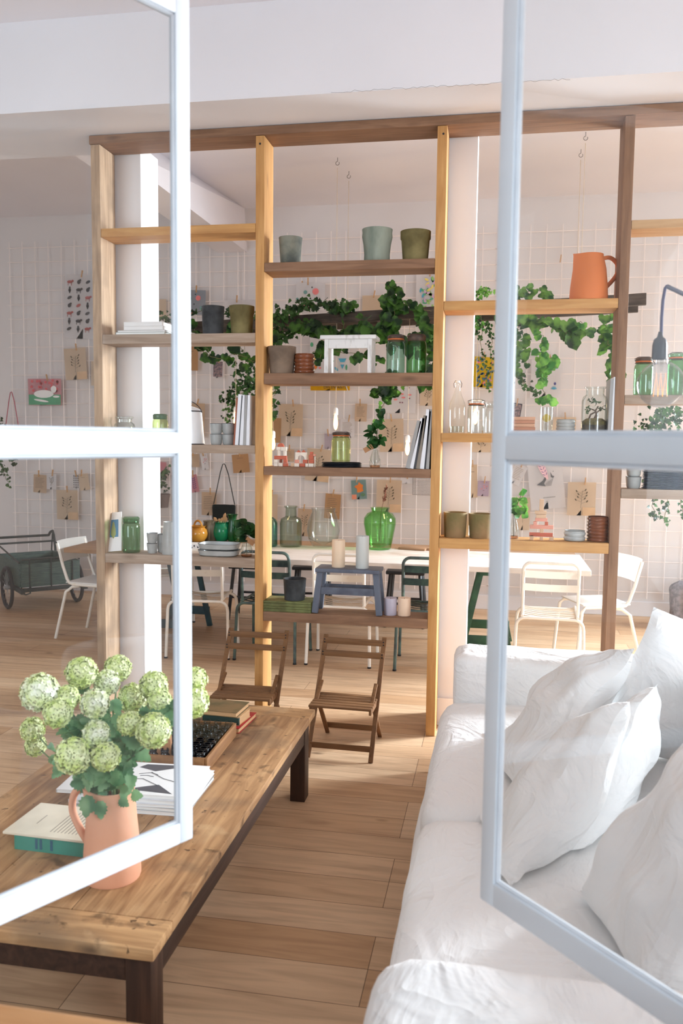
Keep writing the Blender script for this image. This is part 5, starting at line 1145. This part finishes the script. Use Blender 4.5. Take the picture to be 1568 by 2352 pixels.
# ------------------------------------------------------------------ chairs
def bistro(mat, label, group='metal slatted chairs at the long table', seatm=None):
    """back towards -Y, seat towards +Y; origin on the floor under the back legs' centre"""
    o = thing('bistro_chair', (0, 0, 0), label, 'chair', group); sw, sd, sh_, H = .185, .38, .445, .82; r = .0115
    pts = [(-sw, .02, sh_), (-sw-.0, -.01, H-.07)]+[Vector((-sw+.05-.05*cos(a), -.02, H-.05+.05*sin(a))) for a in [pi/2*i/5 for i in range(6)]]+[Vector((sw-.05+.05*sin(a), -.02, H-.05+.05*cos(a))) for a in [pi/2*i/5 for i in range(6)]]+[(sw, -.01, H-.07), (sw, .02, sh_)]
    MB().tube(pts, r, 10).build('back_frame', mat, o)
    for z0, z1 in ((.625, .675), (.715, .765)):
        mb = MB(); n = 8; g = []
        for i in range(n+1):
            x = -sw+2*sw*i/n; y = -.012-.018*sin(pi*i/n)
            g.append([mb.bm.verts.new((x, y, z0)), mb.bm.verts.new((x, y-.003, z1))])
        for a, b2 in zip(g, g[1:]): mb.bm.faces.new((a[0], b2[0], b2[1], a[1]))
        bmesh.ops.solidify(mb.bm, geom=mb.bm.faces[:], thickness=.006); mb.build('back_slat', mat, o)
    for i in range(6):
        mb = MB(); y = .04+i*.062; n = 8; g = []
        for k_ in range(n+1):
            x = -sw+2*sw*k_/n; z = sh_+.004-.018*sin(pi*k_/n)
            g.append([mb.bm.verts.new((x, y-.022, z)), mb.bm.verts.new((x, y+.022, z))])
        for a, b2 in zip(g, g[1:]): mb.bm.faces.new((a[0], b2[0], b2[1], a[1]))
        bmesh.ops.solidify(mb.bm, geom=mb.bm.faces[:], thickness=.005); mb.build('seat_slat', seatm or mat, o)
    MB().tube([(-sw, .0, sh_), (-sw, sd, sh_+.006)], r*.9, 8).tube([(sw, .0, sh_), (sw, sd, sh_+.006)], r*.9, 8).build('seat_frame', mat, o)
    lw = .235
    for y0, y1, s in ((.01, -.02, 'back'), (sd, sd+.03, 'front')):
        p = [(-lw, y1, 0), (-lw+.008, y0, sh_-.09)]+[Vector((-lw+.01+.06-.06*cos(a), y0, sh_-.075+.06*sin(a))) for a in [pi/2*i/5 for i in range(6)]]
        q2 = [Vector((-v[0], v[1], v[2])) for v in p]
        MB().tube([Vector(v) for v in p]+[(0, y0, sh_-.014)], r, 10).build('leg', mat, o); MB().tube(q2+[(0, y0, sh_-.014)], r, 10).build('leg', mat, o)
        MB().lathe([(.014, 0), (.014, .012), (.0001, .013)], 10, Matrix.Translation((-lw, y1, 0))).lathe([(.014, 0), (.014, .012), (.0001, .013)], 10, Matrix.Translation((lw, y1, 0))).build('foot_cap', M_black, o)
    return o
chA = bistro(M_metalw, 'white slatted metal chair beside the left window stile, seen under lower left shelf')
def cx(px, Y, py=1480): return at(px, py, Y).x
chA.location = (cx(462, 5.93)-.03, 5.93, 0); chA.rotation_euler = (0, 0, .12)
dup(chA, (-1.09, 5.95, 0), 0, 'white slatted metal chair behind the blue-grey stool')
dup(chA, (cx(1262, 5.93, 1400), 5.90, 0), -.04, 'white slatted metal chair standing just beyond the sofa arm')
chB = bistro(M_metald, 'dark green slatted metal chair behind the middle left post'); chB.location = (cx(607, 5.93), 5.95, 0); chB.rotation_euler = (0, 0, -.06)
dup(chB, (-.435, 5.93, 0), .03, 'dark green slatted metal chair left of the middle right post')
def round_stool(loc, label):
    o = thing('metal_stool', loc, label, 'stool', 'black stools on the far side of the table')
    MB().box((-.17, -.15, .47), (.17, .15, .50), .008).build('seat', M_black, o)
    for sx in (-1, 1):
        for sy in (-1, 1): MB().bar((sx*.13, sy*.11, .47), (sx*.17, sy*.15, 0), .024, .024, .002).build('leg', M_black, o)
    MB().box((-.15, -.14, .2), (.15, -.12, .22)).box((-.15, .12, .2), (.15, .14, .22)).build('stretcher', M_black, o)
    return o
st1 = round_stool((-2.18, 7.42, 0), 'black stool beyond the table, seen behind the white chair by the window stile')
dup(st1, (-1.62, 7.5, 0), .1, 'black stool beyond the table, seen behind the middle left post')
dup(st1, (-.75, 7.45, 0), 0, 'black stool beyond the table, seen left of the dark green chair')
def school(label, loc, rz):
    o = thing('school_chair', loc, label, 'chair', 'white tube chairs at the table ends', rz=rz); r = .0125; sw = .18; sd = .36; sh_ = .45
    M_s = pbr('white_laminate', (236, 234, 230), .35, var=.02)
    mb = MB(); n = 10; g = []
    for i in range(n+1):
        a = -1+2*i/n; x = a*.195; y = -.085-.035*(1-a*a)
        g.append([mb.bm.verts.new((x, y+.05, .63)), mb.bm.verts.new((x, y, .80))])
    for a, b2 in zip(g, g[1:]): mb.bm.faces.new((a[0], b2[0], b2[1], a[1]))
    bmesh.ops.solidify(mb.bm, geom=mb.bm.faces[:], thickness=.009); mb.build('backrest', M_s, o)
    MB().soft((-.19, -.01, sh_+.008), (.19, sd, sh_+.024), .01, 10).build('seat', M_s, o)
    for s in (-1, 1):
        MB().tube([(s*sw, -.09, .78), (s*sw, -.04, .6), (s*sw, .0, .49), (s*sw, .025, .46), (s*sw, .07, sh_), (s*sw, sd-.02, sh_), (s*(sw+.01), sd+.01, sh_-.03), (s*(sw+.02), sd+.05, 0)], r, 10).build('leg', M_metalw, o)
        MB().tube([(s*sw*.9, .1, sh_-.012), (s*(sw+.0), .05, sh_-.02), (s*(sw+.02), .0, sh_-.06), (s*(sw+.03), -.1, 0)], r, 10).build('leg', M_metalw, o)
    return o
school('white tube chair facing right at the left end of the table', (-3.37, 6.47, 0), -pi/2-.15)
school('white tube chair at the right end of the table beside the right post', (.93, 6.55, 0), pi/2+.35)
# second white chair beyond the left one
dup(chA, (-3.02, 7.35, 0), pi+.5, 'white slatted chair partly hidden behind the left post beyond the table end')

# ------------------------------------------------------------------ folding children's chairs
M_fw = wood('folding_chair_wood', (134, 96, 62), (108, 74, 46), (60, 40, 26), 'X', .6); M_fz = wood('folding_chair_wood_z', (134, 96, 62), (108, 74, 46), (60, 40, 26), 'Z', .6)
fc = thing('folding_chair', (0, 0, 0), "small slatted wooden folding chair at the end of the low table, left of the other", 'chair', 'small wooden folding chairs')
w = .165
# front is -Y.  leg A: top of back (y=+.17,z=.55) down to front foot (y=-.19); leg B: seat rear down to back foot
for s in (-1, 1):
    MB().bar((s*w, .20, .56), (s*w, -.20, .002), .012, .024, .002, up=(1, 0, 0)).build('leg', M_fz, fc)
    MB().bar((s*(w-.016), -.055, .40-.13), (s*(w-.016), .19, .002), .012, .022, .002, up=(1, 0, 0)).build('leg', M_fz, fc)
    MB().bar((s*(w-.016), .035, .345), (s*(w-.016), -.1, .27), .011, .02, .002, up=(1, 0, 0)).build('brace', M_fz, fc)
for z in (.535, .475): t_ = .2-(.56-z)*.714; MB().box((-w-.008, t_-.018, z-.017), (w+.008, t_-.008, z+.017), .003).build('back_slat', M_fw, fc)
for i in range(6): y = -.2+i*.042; MB().box((-w+.0, y, .268), (w-.0, y+.032, .28), .003).build('seat_slat', M_fw, fc)
MB().box((-w+.002, -.19, .245), (-w+.014, .03, .267)).box((w-.014, -.19, .245), (w-.002, .03, .267)).build('seat_rail', M_fw, fc)
MB().box((-w, -.165, .042), (w, -.155, .072), .002).build('front_stretcher', M_fw, fc)
MB().box((-w+.01, .155, .042), (w-.01, .165, .072), .002).build('back_stretcher', M_fw, fc)
q = MB()
for z in (.535, .475):
    t_ = .2-(.56-z)*.714
    for s in (-1, 1): q.tube([(s*w, t_-.02, z+.008), (s*w, t_-.014, z+.008)], .004, 8).tube([(s*w, t_-.02, z-.008), (s*w, t_-.014, z-.008)], .004, 8)
q.build('screws', M_black, fc)
fc.location = (-1.30, 4.40, 0); fc.rotation_euler = (0, 0, .02)
dup(fc, (-.745, 4.36, 0), -.03, 'small slatted wooden folding chair standing free right of the low table')

# ------------------------------------------------------------------ coffee table
tb = thing('coffee_table', (-1.22, 2.8, 0), 'long low coffee table of worn pine planks with dark legs', 'coffee table')
def inst(mb): bmesh.ops.translate(mb.bm, verts=mb.bm.verts, vec=-tb.location); return mb
M_pine = worn(wood('worn_pine', (198, 156, 112), (146, 106, 72), (58, 38, 26), 'Y', .5, knots=.85, dirt=(112, 88, 66)))
M_pinex = worn(wood('worn_pine_end', (202, 160, 114), (150, 110, 74), (58, 38, 26), 'X', .5, knots=.85, dirt=(116, 92, 68)))
TX0, TX1, TY0, TY1, CT = -1.66, -.79, 1.853, 3.745, .40
ys0, ys1 = TY0+.13, TY1-.13
xsm = [TX0, -1.36, -1.075, TX1]
for a, b2 in zip(xsm, xsm[1:]): inst(MB().box((a+.0014, ys0+.001, CT-.032), (b2-.0014, ys1-.001, CT), .002)).build('top_plank', M_pine, tb)
inst(MB().box((TX0, TY0, CT-.032), (TX1, ys0-.001, CT), .005)).build('end_board', M_pinex, tb)
inst(MB().box((TX0, ys1+.001, CT-.032), (TX1, TY1, CT), .005)).build('end_board', M_pinex, tb)
for x in (TX0+.02, TX1-.09):
    for y in (TY0+.035, TY1-.115): inst(MB().box((x, y, 0), (x+.068, y+.08, CT-.033), .003)).build('leg', M_dark, tb)
M_darka = wood('dark_apron_wood', (78, 56, 46), (52, 38, 32), (36, 24, 20), 'Y', .5)
for x in (TX0+.03, TX1-.05): inst(MB().box((x, TY0+.11, CT-.13), (x+.025, TY1-.11, CT-.033), .002)).build('apron', M_darka, tb)
for y in (TY0+.045, TY1-.07): inst(MB().box((TX0+.09, y, CT-.12), (TX1-.09, y+.025, CT-.033), .002)).build('apron', M_darka, tb)
CTt = CT+.0005
# bouquet in the terracotta pitcher
vx, vy = -1.045, 2.165
VH = at(253, 1808, vy).z-CT
pitcher(Vector((vx, vy, CTt)), .081, VH, M_terra, 'pale terracotta pitcher holding the snowball flowers on the low table', pi-.15, 0.6, rt=.80)
M_fl = pbr('snowball_petals', (238, 242, 196), .7, col2=(206, 222, 126), scale=30, sheen=.2, lo=.35, hi=.65)
M_flw = pbr('snowball_petals_pale', (246, 247, 228), .7, col2=(218, 230, 158), scale=30, sheen=.2, lo=.35, hi=.65)
M_fleaf = leafm('viburnum_leaf', (74, 124, 80), (142, 182, 134))
heads = [(92, 1590, 44, 2.05, 'large pale snowball flower at the far upper left of the bouquet'), (187, 1545, 36, 2.15, 'tall snowball flower at the upper middle left'), (270, 1536, 31, 2.3, 'snowball flower highest at the centre back'), (245, 1568, 30, 2.2, 'small snowball flower below the highest one'), (153, 1603, 29, 2.08, 'snowball flower between the far left and upper ones'), (132, 1638, 33, 2.03, 'snowball flower at the left below the large pale one'), (218, 1616, 33, 2.05, 'round snowball flower with a dark centre in the middle'), (168, 1736, 42, 1.98, 'big snowball flower lowest at the left front'), (243, 1738, 33, 2.0, 'snowball flower lowest at the centre front'), (220, 1686, 31, 2.03, 'small snowball flower in the middle above the lowest ones'), (298, 1661, 28, 2.07, 'small snowball flower right of the middle'), (352, 1678, 40, 2.05, 'big snowball flower at the right front'), (353, 1575, 33, 2.25, 'snowball flower at the upper right beside the stile'), (366, 1612, 28, 2.2, 'snowball flower just left of the stile'), (305, 1604, 34, 2.35, 'shaded snowball flower at the right back'), (447, 1562, 29, 2.2, 'upper snowball flower right of the window stile'), (444, 1612, 36, 2.15, 'lower snowball flower right of the window stile'), (75, 1676, 28, 2.25, 'shaded snowball flower at the lower far left'), (82, 1712, 24, 2.3, 'drooping snowball flower at the lowest far left')]
def floret_ball(rr, seed, dens=150):
    random.seed(seed); mb = MB(); t = bmesh.new(); bmesh.ops.create_icosphere(t, subdivisions=2, radius=rr*.86); mb.join(t)
    n = int(dens*(rr/.044)**2*1.3)+20
    for i in range(n):
        z = 1-2*(i+.5)/n; a = i*2.39996; q_ = math.sqrt(1-z*z); d = (Vector((q_*cos(a), q_*sin(a), z))+rv(.13)).normalized()
        c = d*rr*random.uniform(.86, 1.03); u = d.orthogonal().normalized(); v = d.cross(u); a0 = random.random()*6; fr = random.uniform(.0075, .011)
        cc = mb.bm.verts.new(c-d*.001)
        for k_ in range(5):
            an = a0+k_*2*pi/5; e = u*cos(an)+v*sin(an); s2 = d.cross(e); lift = random.uniform(.0, .5)
            p1 = mb.bm.verts.new(c+e*fr*.55+s2*fr*.42+d*fr*.15); p2 = mb.bm.verts.new(c+e*fr+d*fr*lift); p3 = mb.bm.verts.new(c+e*fr*.55-s2*fr*.42+d*fr*.15)
            mb.bm.faces.new((cc, p1, p2, p3))
    return mb
mouth = Vector((vx, vy, CT+VH*.97))
for i, (px, py, pr_, Y, lb) in enumerate(heads):
    c = at(px, py, Y); rr = pm(pr_, c)*.97
    o = thing('snowball_flower', mouth+Vector((random.uniform(-.03, .03), random.uniform(-.03, .03), -.06)), lb, 'flower', 'snowball flowers in the terracotta pitcher')
    hd = floret_ball(rr, 100+i).build('flower_head', M_flw if i in (0, 3, 6, 9) else M_fl, o); hd.location = c-o.location
    e = c-o.location; m1 = Vector((e.x*.25, e.y*.25, e.z*.5)); st = MB().tube([(0, 0, -.08), (e.x*.05, e.y*.05, .06), m1, e*.8, e*.95], .0025, 6); st.build('stem', pbr('green_stem', (96, 122, 70), .6), o)
    lf = MB()
    for k_ in range(9):
        t = random.uniform(.3, .85); p = m1.lerp(e, max(0, (t-.4)/.6)) if t > .4 else m1*(t/.4)
        d = Vector((random.uniform(-1, 1), random.uniform(-.9, .3), random.uniform(-.9, .3)))
        leaf_lobed(lf.bm, p, d, Vector((0, -.8, .7))+rv(.5), random.uniform(.035, .06), TOOTH)
    lf.build('leaf', M_fleaf, o)
# collar leaves around the rim as one sprig
o = thing('leafy_sprig', mouth, 'leafy green sprig spilling over the pitcher rim', 'sprig'); lf = MB()
for dx, dy, dz, tx, tz, L in ((-.03, -.07, .01, -.1, -1, .06), (.005, -.075, 0, .1, -1, .05), (.05, -.05, .02, .9, .2, .045), (.06, -.03, .03, .8, .7, .055), (.03, -.04, .03, .5, .9, .05), (-.06, -.03, .03, -.9, -.1, .05), (.07, -.02, .0, 1, .1, .04), (.05, -.05, .0, .8, -.4, .035), (-.07, 0, .05, -1, .3, .05), (.02, -.05, .06, .3, .9, .05)):
    leaf_lobed(lf.bm, Vector((dx, dy, dz)), Vector((tx, -.25, tz)), Vector((0, -1, .4)), L, TOOTH)
lf.build('leaf', M_fleaf, o); random.seed(9)

# teal book and open paperback on it
c = atz(105, 1915, .44)
o = flat_book((-1.27, 2.335, CTt), .26, .17, .046, -.03, M_paper, 'thick teal-spined book lying left of the pitcher', 'books on the coffee table', cover=pbr('teal_cover', (64, 146, 128), .5), cv=.003)
MB().box((-.13, -.0885, .0), (.13, -.085, .046)).build('spine', pbr('teal_cover', (64, 146, 128), .5), o)
q = MB(); [q.box((x, -.0895, .008), (x+.008, -.0885, .04)) for x in (-.06, -.045, -.01)]; q.build('spine_lettering', pbr('teal_ink', (48, 96, 120), .6), o)
o = thing('paperback', (-1.275, 2.34, CTt+.0465), 'cream printed paperback lying on the teal book', 'book', 'books on the coffee table', rz=-.03)
MB().box((-.16, -.10, 0), (.14, .11, .008), .002).build('pages', pbr('cream_page', (232, 220, 198), .8), o)
q = MB(); [q.box((-.02+i*.012, -.07, .0081), (-.017+i*.012, .07, .0084)) for i in range(12)]; q.box((-.09, -.03, .0081), (-.087, .03, .0084)); q.build('printed_lines', pbr('faded_ink2', (160, 148, 132), .8), o)
# magazines pile
zz = CTt; names = ['bottom', 'second', 'third', 'fourth', 'top']
for i, (w_, d_, h_, dx, rz_, mt) in enumerate(((.40, .30, .012, 0, .05, M_mag), (.40, .29, .012, .01, .02, M_magg), (.42, .30, .010, .0, .07, M_mag), (.40, .28, .012, .012, .02, M_mag), (.46, .27, .012, -.03, .06, M_paper))):
    o = flat_book((-1.20+dx+.02, 2.70, zz), w_, d_, h_, rz_, mt, names[i]+' magazine in the pile behind the pitcher', 'magazines on the coffee table', cat='magazine', name='magazine', cover=mt, cv=.0008); zz += h_+.0004
q = MB(); zt2 = .0121
def lay(pts, z=zt2): return [Vector((x, y, z)) for x, y in pts]
for pl in ([(.0, .12), (.16, .125), (.05, .06), (-.02, .09)], [(-.02, -.1), (.17, -.12), (.10, -.05), (.03, -.085)], ):
    q.prism(pl, -zt2-.0006, -zt2, Matrix.Rotation(-pi/2, 4, 'X') @ Matrix.Scale(1, 4)) if False else None
    vs = [q.bm.verts.new(v) for v in lay(pl)]; q.bm.faces.new(vs)
for pl in ([(.04, .05), (.1, .0), (.17, -.03)], [(-.03, -.02), (.03, -.01), (.10, -.06)], [(.0, .03), (.04, .045), (.07, .03)], [(.01, .015), (.035, .02), (.06, .012)], [(-.1, .06), (-.06, -.03), (-.07, -.08)]):
    q.tube(lay(pl, .0125), .0012, 4)
q.build('cover_drawing', pbr('drawing_grey', (84, 84, 90), .6), o)
# small glass dish behind the flowers and kraft envelope
c = atz(345, 1765, CTt)
o = thing('kraft_box', (-1.25, 2.98, CTt), 'upright brown kraft paper box behind the bouquet', 'box', rz=.3)
MB().prism([(-.06, 0), (.06, 0), (.055, .1), (.0, .15), (-.055, .1)], -.03, .03).build('body', pbr('kraft_box_paper', (176, 124, 84), .8), o)
# crate with little jars
cr0 = Vector((-1.205, 3.125, CTt)); cw, cd, ch = .165, .20, .055
o = thing('wooden_crate', cr0, 'shallow wooden crate holding rows of tiny jars', 'crate', rz=.03)
M_cr = wood('crate_wood', (160, 116, 74), (126, 86, 52), (70, 46, 30), 'Y', .6)
MB().box((-cw, -cd, 0), (cw, cd, .008)).build('base', M_cr, o)
for s in (-1, 1):
    MB().box((s*cw-.005, -cd, .0), (s*cw+.005, cd, ch), .001).build('side', M_cr, o)
    MB().box((-cw+.005, s*cd-.005, .0), (cw-.005, s*cd+.005, ch), .001).build('end', M_cr, o)
def tinyjar(gm, name, lab, group):
    o = thing(name, (0, 0, 0), lab, 'jar', group); r = .019; h = .062
    MB().lathe([(r*.95, 0), (r, .004), (r, h*.62), (r*.7, h*.75), (r*.7, h*.8), (r*.78, h*.82), (r*.78, h), (r*.68, h), (r*.62, h*.75), (r*.9, .006), (.0001, .005)], 18).build('body', gm, o)
    MB().tube([Vector((r*.8*cos(2*pi*i/16), r*.8*sin(2*pi*i/16), h*.9)) for i in range(16)], .0012, 4, closed=True).build('thread', gm, o); return o
tj = None; tk = None
for j in range(9):
    for i in range(7):
        p = cr0+Vector((-cw+.026+i*.0464, -cd+.026+j*.0435, .0085)); dk = j < 4 and i > 1-1
        rn = ['nearest', 'second', 'third', 'fourth', 'fifth', 'sixth', 'seventh', 'eighth', 'farthest'][j]+' row'; cnm = ['leftmost', 'second from left', 'third from left', 'middle', 'third from right', 'second from right', 'rightmost'][i]
        lab = 'tiny %s jar, %s in the %s of the crate' % ('glossy black' if dk else 'clear glass', cnm, rn)
        if dk:
            if tk is None: tk = tinyjar(pbr('black_gloss', (14, 14, 16), .08, var=0), 'tiny_jar', 'tiny glossy black jar in the near half of the crate', 'black jars in the crate'); tk.location = p; tk['label'] = lab
            else: dup(tk, p, label=lab)
        else:
            if tj is None: tj = tinyjar(glass('tiny_jar_glass', (232, 238, 238), 2.5), 'tiny_jar', 'tiny clear glass jar in the far half of the crate', 'clear jars in the crate'); tj.location = p; tj['label'] = lab
            else: dup(tj, p, label=lab)
# old books at the crate's far end
M_red = pbr('red_cloth', (170, 40, 36), .6, col2=(140, 30, 28), scale=20); M_old = pbr('old_page', (206, 164, 118), .8, var=.15, scale=40, stretch=(1, 1, 30))
def old_book(loc, w, d, h, rz, lab, cover, spine=None):
    o = thing('book', loc, lab, 'book', 'old books on the coffee table', rz=rz)
    MB().box((-w/2+.003, -d/2+.003, .002), (w/2-.004, d/2-.003, h-.002)).build('pages', M_old, o)
    MB().box((-w/2, -d/2, 0), (w/2, d/2, .0025), .001).box((-w/2, -d/2, h-.0025), (w/2, d/2, h), .001).build('cover', cover, o)
    MB().box((-w/2, -d/2-.001, 0), (-w/2+.012, d/2+.001, h), .003).build('spine', spine or cover, o); return o
old_book((-1.085, 3.47, CTt), .11, .22, .022, -.06, 'red cloth-bound book lying at the bottom of the old book pile', M_red)
old_book((-1.125, 3.46, CTt+.0225), .13, .17, .036, -.12+pi/2, 'thick old book with dark green spine resting on the red book', M_old, pbr('green_spine', (34, 60, 52), .6))
old_book((-1.22, 3.47, CTt+.059), .34, .16, .022, -.06, 'long worn brown book topping the old book pile', pbr('worn_brown_cover', (126, 100, 64), .7, col2=(96, 84, 50), scale=12))

# ------------------------------------------------------------------ sofa
sf = thing('sofa', (.3, 2.75, 0), 'long white linen slipcovered sofa on the right', 'sofa')
def inss(mb): bmesh.ops.translate(mb.bm, verts=mb.bm.verts, vec=-sf.location); return mb
mb = MB().soft((-.235, 1.36, .0), (1.36, 4.16, .33), .05, 26, .012, 2.2)
inss(mb).build('base_cover', M_linen, sf)
for a, b2, sd_ in ((1.50, 2.66, 1), (2.64, 3.90, 5)): inss(MB().soft((-.215, a, .26), (1.12, b2, .455), .075, 22, .014, 2.4, sd_)).build('seat_cushion', M_linen, sf)
inss(MB().soft((-.205, 1.30, .02), (1.35, 1.60, .642), .07, 22, .014, 2.6, 9)).build('arm', M_linen, sf)
inss(MB().soft((-.165, 3.88, .02), (1.35, 4.17, .655), .06, 22, .014, 2.6, 13)).build('arm', M_linen, sf)
inss(MB().soft((1.10, 1.45, .25), (1.36, 4.05, .80), .09, 24, .012, 2.4, 17)).build('backrest', M_linen, sf)
def pillow(T, B, u, wd, th, label, seed=0, zmin=.468):
    T = Vector(T); B = Vector(B); u = Vector(u).normalized(); v = T-B; hh = v.length; v.normalize(); n = v.cross(u).normalized(); c0 = B
    o = thing('pillow', (B+v*hh/2+u*wd/2), label, 'pillow', 'white linen pillows on the sofa'); random.seed(seed)
    mb = MB(); K = 30; layers = []
    for sgn in (1, -1):
        g = []
        for j in range(K+1):
            row = []
            for i in range(K+1):
                a = -1+2*i/K; b2 = -1+2*j/K
                pa = a*(1-.09*(1-b2*b2)); pb = b2*(1-.09*(1-a*a))
                t = (max(0, 1-a**2)*max(0, 1-b2**2))**.42*th/2
                p = c0+u*wd*(pa+1)/2+v*hh*(pb+1)/2
                t *= 1+.18*noise.noise(p*5+Vector((seed, 0, 0)))
                p = p+n*sgn*t
                rim = min(1, t/(th*.25)); p += n*noise.noise(p*9+Vector((seed, 3, 0)))*.018*rim+n*noise.noise(Vector((a*2, b2*2, seed)))*.03
                if p.z < zmin: p.z = zmin+(p.z-zmin)*.03
                row.append(mb.bm.verts.new(p-o.location))
            g.append(row)
        for j in range(K):
            for i in range(K): mb.bm.faces.new((g[j][i], g[j][i+1], g[j+1][i+1], g[j+1][i]))
        layers.append(g)
    bmesh.ops.remove_doubles(mb.bm, verts=mb.bm.verts, dist=.0008)
    mb.build('cushion', M_linenp, o)
    e = []
    for i in range(K+1): e.append(layers[0][0][i] if False else None)
    return o
pillow((.60, 3.29, 1.035), (.34, 3.22, .52), (.92, .06, -.22), .62, .24, 'big white pillow with the highest pointed corner at the back right', 1)
pillow((.50, 3.05, .93), (.10, 2.85, .45), (-.15, .8, -.25), .62, .22, 'wide white pillow lying against the far sofa arm', 2)
pillow((.545, 2.86, .86), (.28, 2.70, .45), (.05, .6, -.45), .5, .2, 'white pillow squeezed behind the bright front pillow', 3)
pillow((.50, 2.72, .875), (.22, 2.42, .45), (.1, .8, -.4), .5, .2, 'white pillow with folded corner right of the bright front pillow', 4)
pillow((.42, 2.58, .885), (.07, 2.20, .45), (-.15, .8, -.45), .52, .22, 'bright white front pillow with a pointed top corner seen through the pane', 5)
pillow((.64, 2.38, .93), (.25, 2.22, .455), (.12, -.7, .0), .62, .26, 'large white pillow nearest the viewer at the lower right', 6)
pillow((.80, 2.75, .95), (.62, 2.55, .47), (.2, .7, -.1), .5, .22, 'white pillow at the right edge leaning on the sofa back', 7)

# ------------------------------------------------------------------ handcart
ct = thing('handcart', (-4.31, 7.50, 0), 'old green wooden handcart with spoked wheels at the left', 'handcart', rz=math.atan2(.71, .70))
M_cart = pbr('cart_green', (78, 98, 90), .7, col2=(58, 74, 70), scale=12, stretch=(1, 8, 8)); M_cf = pbr('cart_frame', (46, 52, 50), .6)
wr = .205
def wheel(x):
    mb = MB(); mb.tube([Vector((x, wr*.92*cos(2*pi*i/32), wr+wr*.92*sin(2*pi*i/32))) for i in range(32)], .018, 8, closed=True); w_ = mb.build('wheel', pbr('tyre_rubber', (44, 42, 44), .8), ct)
    sp = MB()
    for i in range(16): a = 2*pi*i/16; sp.tube([(x, .02*cos(a), wr+.02*sin(a)), (x, wr*.86*cos(a+.25), wr+wr*.86*sin(a+.25))], .0015, 4)
    sp.tube([(x-.03, 0, wr), (x+.03, 0, wr)], .02, 10); sp.build('spokes', M_magg, w_)
wheel(-.33); wheel(.33)
for y in (-.28, .55): MB().box((-.27, y-.012, .24), (.27, y+.012, .46), .003).box((-.27, y-.016, .345), (.27, y+.016, .35)).build('end_panel', M_cart, ct)
for x in (-.27, .27): MB().box((x-.012, -.268, .24), (x+.012, .538, .46), .003).build('side_panel', M_cart, ct)
MB().box((-.26, -.26, .235), (.26, .53, .25)).build('bed', M_cart, ct)
fm = MB()
for x in (-.29, .29): fm.bar((x, -.42, .215), (x, .66, .225), .035, .035, .004)
fm.bar((-.29, -.3, .215), (.29, -.3, .215), .035, .035, .003); fm.tube([(-.34, 0, wr), (.34, 0, wr)], .012, 8); fm.build('chassis', M_cf, ct)
hb = MB()
for x in (-.28, .28):
    hb.tube([(x, .5, .23), (x, .52, .5), (x, .56, .62), (x, .60, .66), (x, .68, .64), (x, .74, .60)], .013, 8); hb.tube([(x, .60, .65), (x, .70, .24)], .007, 6); hb.tube([(x, .5, .55), (x, -.26, .47)], .008, 6)
hb.tube([(-.28, .74, .60), (.28, .74, .60)], .013, 8).tube([(-.28, .55, .56), (.28, .55, .56)], .01, 8).tube([(-.27, -.28, .5), (.27, -.28, .5)], .01, 8)
for x in (-.2, 0, .2): hb.tube([(x, -.3, .22), (x, -.3, .5)], .006, 6)
hb.build('tube_handle', M_cf, ct)
MB().tube([(-.06, .6, .22), (-.04, .6, .02), (0, .6, .0085), (.04, .6, .02), (.06, .6, .22)], .008, 8).build('prop_leg', M_cf, ct)

# ------------------------------------------------------------------ arm lamp with globe bulb, cushion at the right
YL = 2.4
c = at(1517, 883, YL); r = pm(53, c)*1.0
o = thing('swing_arm_lamp', at(1513, 780, YL), 'large clear globe bulb on a dark blue cord and arm at the right', 'lamp')
def L_(x, y, dy=0): return at(x, y, YL)+Vector((0, dy, 0))-o.location
MB().tube([L_(1530, 657), L_(1568, 675), L_(1740, 750)], .006, 10).build('arm', pbr('lamp_grey', (86, 88, 104), .4), o)
MB().tube([L_(1532, 656), L_(1527, 662), L_(1522, 690), L_(1519, 730), L_(1518, 770)], .0042, 8).build('cord', pbr('blue_cord', (62, 60, 98), .8), o)
zsk = L_(1514, 762).z; s0 = L_(1516, 762)
MB().lathe([(.005, 0), (.008, -.014), (.016, -.021), (.019, -.035), (.0195, -.070), (.018, -.073)], 24, Matrix.Translation(s0)).build('socket', pbr('lamp_socket', (44, 48, 60), .4), o)
gc = c-o.location; gz = gc.z
MB().lathe([(.014, s0.z-.072), (.015, s0.z-.085)]+[(r*sin(a), gz+r*cos(a)) for a in [.42+(pi-.42)*i/22 for i in range(22)]]+[(.0001, gz-r)], 36, Matrix.Translation((gc.x, gc.y, 0)), cap0=False).build('globe', glass('bulb_glass', (222, 226, 230), 5), o)
q = MB()
for k_ in range(3):
    x = gc.x-.018+k_*.0118; q.tube([(x, gc.y, gz-.032), (x+.0059, gc.y+.004*(k_ % 2), gz+.03), (x+.0118, gc.y, gz-.032)], .0007, 5)
q.build('filament', pbr('filament_glow', (255, 170, 80), .5, emit=(255, 140, 40), es=2.2), o)
MB().tube([(gc.x, gc.y, s0.z-.075), (gc.x, gc.y, gz+.035)], [.006, .003], 8).build('glass_stem', g_clear, o)
p = at(1590, 1425, 7.9)
o = thing('floor_cushion', (p.x+.1, 7.85, 0), 'grey patterned floor cushion against the back wall at the far right', 'cushion')
MB().soft((-.32, -.12, 0), (.32, .12, .42), .11, 14, .03, 4, 2).build('body', pbr('grey_pattern', (140, 132, 136), .9, col2=(104, 98, 104), scale=30), o)
